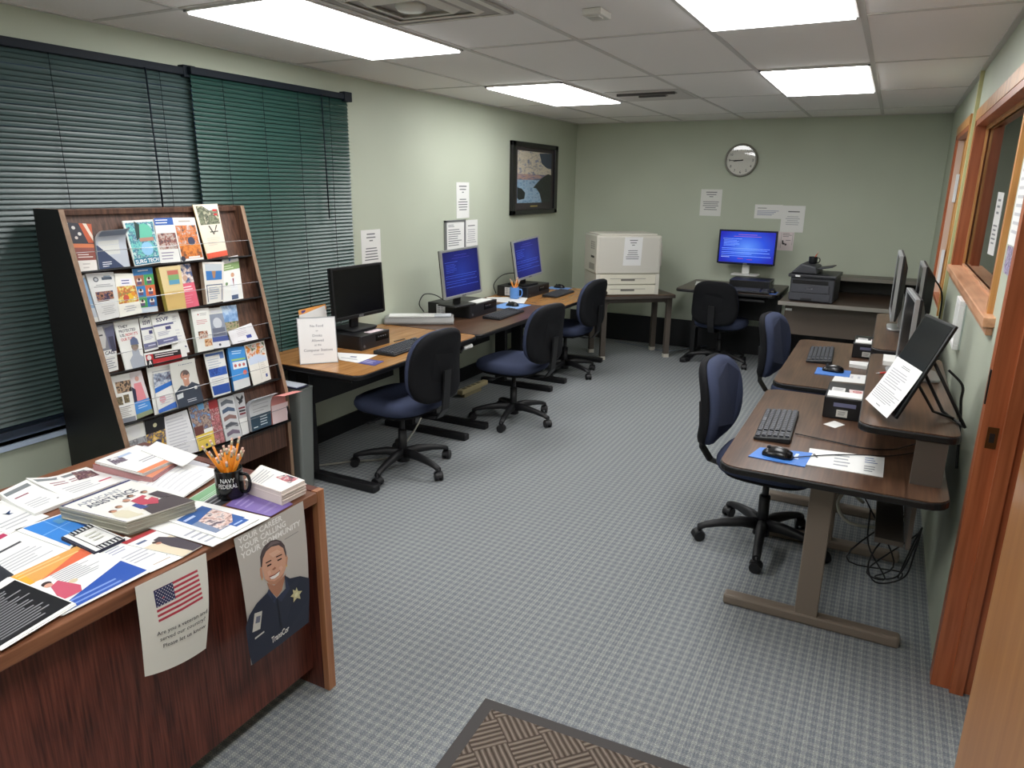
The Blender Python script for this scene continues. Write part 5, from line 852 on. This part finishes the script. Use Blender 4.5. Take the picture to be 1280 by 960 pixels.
def bbox(lab,x0,x1,y0,y1,z,h):
    t=thing('black_box',lab,'box',((x0+x1)/2,(y0+y1)/2,z)); B(x0,x1,y0,y1,z,z+h,mat('#101014',.35)).build('case',t,True,bevel=.005)
    f=MB(); f.bx(x0+.01,x1-.002,y0+.002,y0+.09,z+h,z+h+.006,WHITE); f.build('top_paper',t,True)
    s=MB(); M,a,b=quadM(*[(x,y,z+h+.0006) for x,y in ((x0+.02,y0+.18),(x0+.075,y0+.18),(x0+.075,y0+.11),(x0+.02,y0+.11))]); sheet(s,M,a,b,.0004,[('l',.1,.2,.9,.8,3,'#8a8a90')],'#d9d9d6'); s.build('label_plate',t,True)
    s=MB(); M,a,b=quadM(*[(x,y,z+h+.0006) for x,y in ((x0+.09,y0+.17),(x1-.005,y0+.17),(x1-.01,y0+.1),(x0+.095,y0+.1))]); sheet(s,M,a,b,.0004,[('c',.5,.5,.3,'#b5383a'),('l',.3,.3,.7,.7,2,'#e6d0d0')],'#e0c9c6'); s.build('red_sticker',t,True)
    s=MB(); M,a,b=quadM(*[(x,y0-.0006,zz) for x,zz in ((x0+.055,z+h*.45),(x0+.1,z+h*.45),(x0+.1,z+h*.12),(x0+.055,z+h*.12))]); sheet(s,M,a,b,.0004,[('l',.15,.2,.85,.8,3,'#6a6a6e')],'#c9c8c2'); s.bx(x0+.04,x0+.13,y0-.001,y0,z+h*.58,z+h*.76,mat('#6a6c8a',.4)); s.build('front_label',t,True); return t
bbox('black box with stickers and white paper on top, under the near raised shelf',-.165,.0,3.315,3.6,.70,.098)
bbox('black box with a red sticker under the far raised shelf',-.115,.03,4.68,4.95,.70,.09)
flat('paper_block','white block of papers beside the mouse on the far two tier table','papers',[(-0.116, 4.479), (-0.016, 4.493), (-0.021, 4.381), (-0.112, 4.392)],.701,.02,[],seed=6)
flat('papers','white papers behind the near black box, at the edge of the far two tier table','papers',[(-0.174, 4.01), (-0.164, 4.211), (0.002, 4.229), (0.001, 4.039)],.7005,.002,[('l',.5,.2,.9,.8,3,'#c9c9cf')],seed=9)
flat('paper_block','white block of note paper on the near raised shelf','papers',[(.045,3.66),(.125,3.66),(.125,3.82),(.045,3.82)],.891,.02,[],seed=7)
flat('note','small lilac note on the near raised shelf beneath the standing panel','note',[(.045,3.2),(.1,3.22),(.09,3.36),(.045,3.34)],.8905,.001,[],'#cfd0e6',seed=8)
f=MB(); f.cyl((.035,3.46,.896),(.10,3.52,.896),.0045,mat('#c23a34',.4),n=8); f.cyl((.022,3.448,.896),(.035,3.46,.896),.001,mat('#dcdcdc',.4),.0045,n=8); tag(f.build('pen'),'red pen lying on the near raised shelf','pen')
# tilted panel on A-frame
t=thing('tilted_monitor','black panel leaning back on a wire stand with a printed sheet over its front','monitor',(.121,2.802,.89),R(198.5)); Mt=Matrix.Translation((0,0,.197))@Matrix.Rotation(-R(23.2),4,'Y')
B(-.012,0,-.125,.125,-.178,.178,mat('#111316',.3),Mt).build('panel',t,bevel=.004); f=MB(); f.bx(0,.001,-.115,.115,-.168,.168,mat('#16191c',.18),Mt); f.build('screen',t)
f=MB(); M,a,b=quadM(*[Mt@Vector(p) for p in ((.003,-.12,.0),(.003,.115,.0),(.006,.115,-.19),(.006,-.12,-.19))],f=lambda u,v:(Mt.to_3x3()@Vector((1,0,0)))*(.012*(1-v)**2)); 
sheet(f,M,a,b,.0006,[('l',.3,.86,.7,.92,2,'#55555c',1),('l',.1,.45,.85,.8,7,'#b4b4ba'),('l',.05,.14,.95,.42,7,'#a9a9b0'),('l',.4,.05,.6,.1,1,'#8a8a90')],'#eeeeec',4,10,seed=3); 
o=f.build('printed_sheet',t)
f=MB(); P1=Mt@Vector((-.014,-.09,.05)); P2=Mt@Vector((-.014,.09,.05)); f.tube([P1,Vector((-.17,-.09,.006)),Vector((-.17,.09,.006)),P2],.006,BLACKP,8,1); f.tube([Mt@Vector((-.014,0,-.02)),Vector((-.1,0,.03)),Vector((-.17,0,.008))],.005,BLACKP,8,1); f.build('wire_stand',t)
# monitors seen from the side
monitor('silver edged monitor seen edge on, just behind the tilted black panel',.112,3.50,1.085,184,.38,.30,0,0,.8905,SILVER,SILVER,base=(.2,.2))
monitor('tall monitor with silver edge seen edge on, on the far raised shelf',.058,4.72,1.15,181,.46,.33,0,0,.8905,SILVER,SILVER,base=(.12,.2))
monitor('silver edged monitor close to the right wall, behind the others on the far raised shelf',.185,4.86,1.10,180.5,.40,.30,0,0,.8905,SILVER,BLACKP,thick=.07,base=(.1,.2))
# far table
pc('black desktop computer under the lit widescreen monitor on the far table',-1.32,-.95,7.05,7.35,.75,.09) 
monitor('lit blue widescreen monitor with white stand on the far table',-1.252,7.42,1.12,-92.9,.53,.30,1,2,.842,mat('#0c1030',.3),mat('#d9d9d6',.4),base=(.16,.26))
keyboard('black keyboard on the pull out tray of the far table',-1.12,6.90,.7525,-90,.4,.13)
flat('mouse_pad','blue mouse pad at the right end of the far table','mouse pad',[(-1.02,7.05),(-.86,7.05),(-.86,6.87),(-1.02,6.87)],.7505,.003,[],'#4f78c8'); mouse('black mouse on the far table',-.9,6.97,.7535,90)
flat('handout','white paper at the left end of the far table','paper',[(-1.72,7.42),(-1.5,7.45),(-1.48,7.2),(-1.66,7.12)],.7505,.003,[],seed=9)
# ---------------- printers ----------------
t=thing('laser_printer','large beige laser printer with two paper drawers on the grey steel stand','printer',(-2.365,6.91,.655),R(36)); BG=mat('#c9c6bb',.5); BGD=mat('#bdb9ad',.5); SL=mat('#8f8d86',.5)
w_,d_=.325,.235
B(-w_,w_,-d_,d_,.205,.575,BG).build('case',t,bevel=.012)
B(-w_+.02,w_-.02,-d_-.006,-d_+.01,.215,.56,mat('#c6c3ba',.5)).build('front_cover',t,bevel=.004)
B(-w_+.01,w_-.01,-d_+.01,d_,0,.205,BGD).build('base_case',t,bevel=.004)
for k in range(2):
    z0=.008+.1*k; l=B(-w_+.045,w_-.045,-d_-.008,-d_+.012,z0,z0+.092,mat('#d6d2c2',.45)).build('paper_drawer',t,bevel=.003); g=B(-.07,.07,-d_-.011,-d_-.007,z0+.034,z0+.055,mat('#6f6c66',.5)); g.bx(-.18,-.07,-d_-.0095,-d_-.007,z0+.052,z0+.057,SL); g.bx(.07,.18,-d_-.0095,-d_-.007,z0+.052,z0+.057,SL); g.build('drawer_handle',l)
for x in (-w_+.005,w_-.045): B(x,x+.04,-d_-.006,-d_+.012,.004,.205,BG).build('corner_post',t,bevel=.003)
f=MB(); f.prism(rrect(-w_+.03,w_-.03,-d_+.03,d_-.02,.03),.575,.59,mat('#d6d3c8',.5)); f.build('top_lid',t,bevel=.006)
f=MB(); f.bx(w_,w_+.05,-.13,.12,.27,.5,BG); f.bx(w_,w_+.04,-.14,.13,.25,.27,BGD); f.build('side_tray',t,bevel=.012)
f=MB(); 
for i in range(3):
    for j in range(4): f.bx(-w_-.002,-w_+.001,-.16+.05*i,-.125+.05*i,.44+.02*j,.452+.02*j,SL)
f.build('side_vent',t); f=MB(); f.bx(-w_-.002,-w_+.001,-.17,.02,.24,.30,SL); f.build('side_label',t); f=MB(); f.bx(-w_-.003,-w_+.001,-.15,-.04,.355,.375,mat('#3a3a38',.5)); f.build('side_latch',t)
mb=MB(); M,a,b=quadM(*[(x,-d_-.0065,z) for x,z in ((-.05,.56),(.13,.56),(.12,.29),(-.06,.29))]); sheet(mb,M,a,b,.001,notice,'#dedede',seed=4); mb.build('taped_notice',t)
t=thing('multifunction_printer','dark grey multifunction printer with a sloped scanner lid on the corner desk','printer',(-.55,6.86,.732),R(-4)); DG=mat('#3b3c42',.5); DGL=mat('#45464d',.45)
B(-.17,.19,-.17,.19,.0,.21,DG).build('case',t,bevel=.01)
f=B(-.15,.14,-.174,-.168,.155,.185,mat('#0b0b0d',.4)).build('output_slot',t); B(-.172,.165,-.176,-.168,.012,.075,DGL).build('paper_tray',t,bevel=.002); B(-.07,.02,-.178,-.175,.012,.03,mat('#1d1d20',.5)).build('tray_handle',t); B(-.03,.02,-.178,-.175,.112,.12,mat('#c9cacc',.4)).build('brand_plate',t); B(-.16,.15,-.178,-.170,.08,.15,DGL).build('front_door',t,bevel=.002)
f=MB(); f.rings([[Vector((x,y,z)) for y,z in ((-.19,.21),(.19,.21),(.19,.245),(-.19,.235))] for x in (-.19,.2)],mat('#2a2b30',.4),True,False); f.build('scanner_body',t,bevel=.006)
f=MB(); f.rings([[Vector((x,y,z)) for x,z in ((-.18,.24),(.04,.24),(.02,.30),(-.10,.325))] for y in (-.15,.16)],DG,True,False); f.build('document_feeder',t,bevel=.01)
f=MB(); f.rings([[Vector((x,y,z)) for x,z in ((.02,.27),(.15,.30),(.15,.308),(.02,.285))] for y in (-.1,.12)],mat('#2f3036',.5),True,False); f.build('feeder_tray',t,bevel=.003)
f=B(-.13,-.09,-.192,-.188,.214,.228,WHITE).build('control_panel',t)
mug('pencil_mug','small black mug with a red pencil on top of the dark multifunction printer',-.585,6.9,1.046,.036,.06,mat('#0e1116',.3),R(-10)); pencil('red pencil in the small black mug on the dark printer',(-.59,6.9,1.06),(-.55,6.91,1.15),None,.005,'#c4553a')
# ---------------- cables, strip ----------------
def cable(lab,pts,r,m,name='cable'): f=MB(); f.tube(pts,r,m,6,6); return tag(f.build(name),lab,'cable')
CG=mat('#a9a89e',.5)
cable('light grey cable curving over the carpet under the first left table',[(-2.95,3.02,.012),(-2.80,3.2,.01),(-2.62,3.38,.012),(-2.62,3.55,.05),(-2.62,3.75,.2),(-2.7,3.8,.36)],.006,CG)
t=thing('power_strip','beige power strip on the carpet behind the first two left chairs','power strip',(-2.93,4.94,0)); Ms=Matrix.Translation((-2.93,4.94,0))@Matrix.Rotation(R(88),4,'Z')
f=MB(); f.bx(-.2,.2,-.025,.025,.03,.07,mat('#b5a983',.5),Ms); f.build('body',t,True,bevel=.006); f=MB(); f.bx(-.16,.1,-.02,.02,0,.03,mat('#8d8468',.5),Ms); f.build('base',t,True); f=MB()
for i in range(4): f.bx(-.15+.07*i,-.11+.07*i,-.014,.014,.07,.072,mat('#6f674d',.5),Ms)
f.build('sockets',t,True)
cable('black cable looping behind the black box on the near two tier table',[(-.24,3.0,.706),(-.1,2.98,.704),(.02,2.96,.704),(.12,3.0,.704),(.2,3.1,.71)],.0025,BLACKP)
cable('thin black mouse cable on the near two tier table',[(-.215,2.70,.708),(-.1,2.80,.706),(0,2.86,.706),(.1,2.9,.706),(.2,3.0,.706)],.0022,BLACKP)
cable('thick black cable looping from the tilted panel stand to the wall side',[(.25,2.95,1.05),(.30,2.95,1.0),(.31,3.0,.93),(.32,3.0,.85),(.325,2.9,.7)],.005,BLACKP)
cable('grey hose like cable looping under the near two tier table',[(.05,3.35,.32),(-.02,3.3,.38),(-.05,3.25,.33),(.0,3.22,.27),(.12,3.25,.26),(.22,3.3,.3)],.008,CG)
for k in range(4):
    rnd=random.Random(k); cable(('thin black cable hanging in a loop beside the wall under the near two tier table','tangled black cable hanging to the floor under the near two tier table','black cable drooping below the cable tray of the near two tier table','short black cable knot under the near two tier table')[k],[(.12+rnd.uniform(-.1,.15),3.0+rnd.uniform(0,.4),.35),(.1+rnd.uniform(-.1,.15),3.0+rnd.uniform(0,.3),.2),(.15+rnd.uniform(-.15,.12),3.05+rnd.uniform(0,.2),.06+.02*k),(.2+rnd.uniform(-.1,.08),3.15,.1),(.26,3.1+.05*k,.25),(.27,3.1,.36)],.0035,BLACKP)
cable('black monitor cable looping to the wall behind the middle lit monitor',[(-3.05,4.72,.79),(-3.12,4.68,.84),(-3.17,4.6,.85),(-3.19,4.56,.78),(-3.19,4.62,.71)],.004,BLACKP)
cable('black monitor cable curving to the wall behind the farthest lit left monitor',[(-2.98,5.98,.88),(-3.05,5.9,.9),(-3.13,5.8,.88),(-3.18,5.74,.8),(-3.19,5.8,.71)],.004,BLACKP)
cable('thin dark keyboard cable on the first left table',[(-2.65,3.62,.703),(-2.72,3.72,.703),(-2.73,3.68,.704),(-2.72,3.6,.71)],.0025,BLACKP)
cable('black cable from the silver edged monitor down behind the far raised shelf',[(.24,4.9,1.2),(.31,4.92,1.1),(.32,4.9,.95),(.31,4.85,.92)],.005,BLACKP)
cable('blue grey cable along the back wall under the printer stand',[(-2.6,7.5,.012),(-2.3,7.42,.01),(-1.95,7.3,.01),(-1.75,7.5,.03),(-1.6,7.6,.05)],.004,mat('#6a7486',.5))
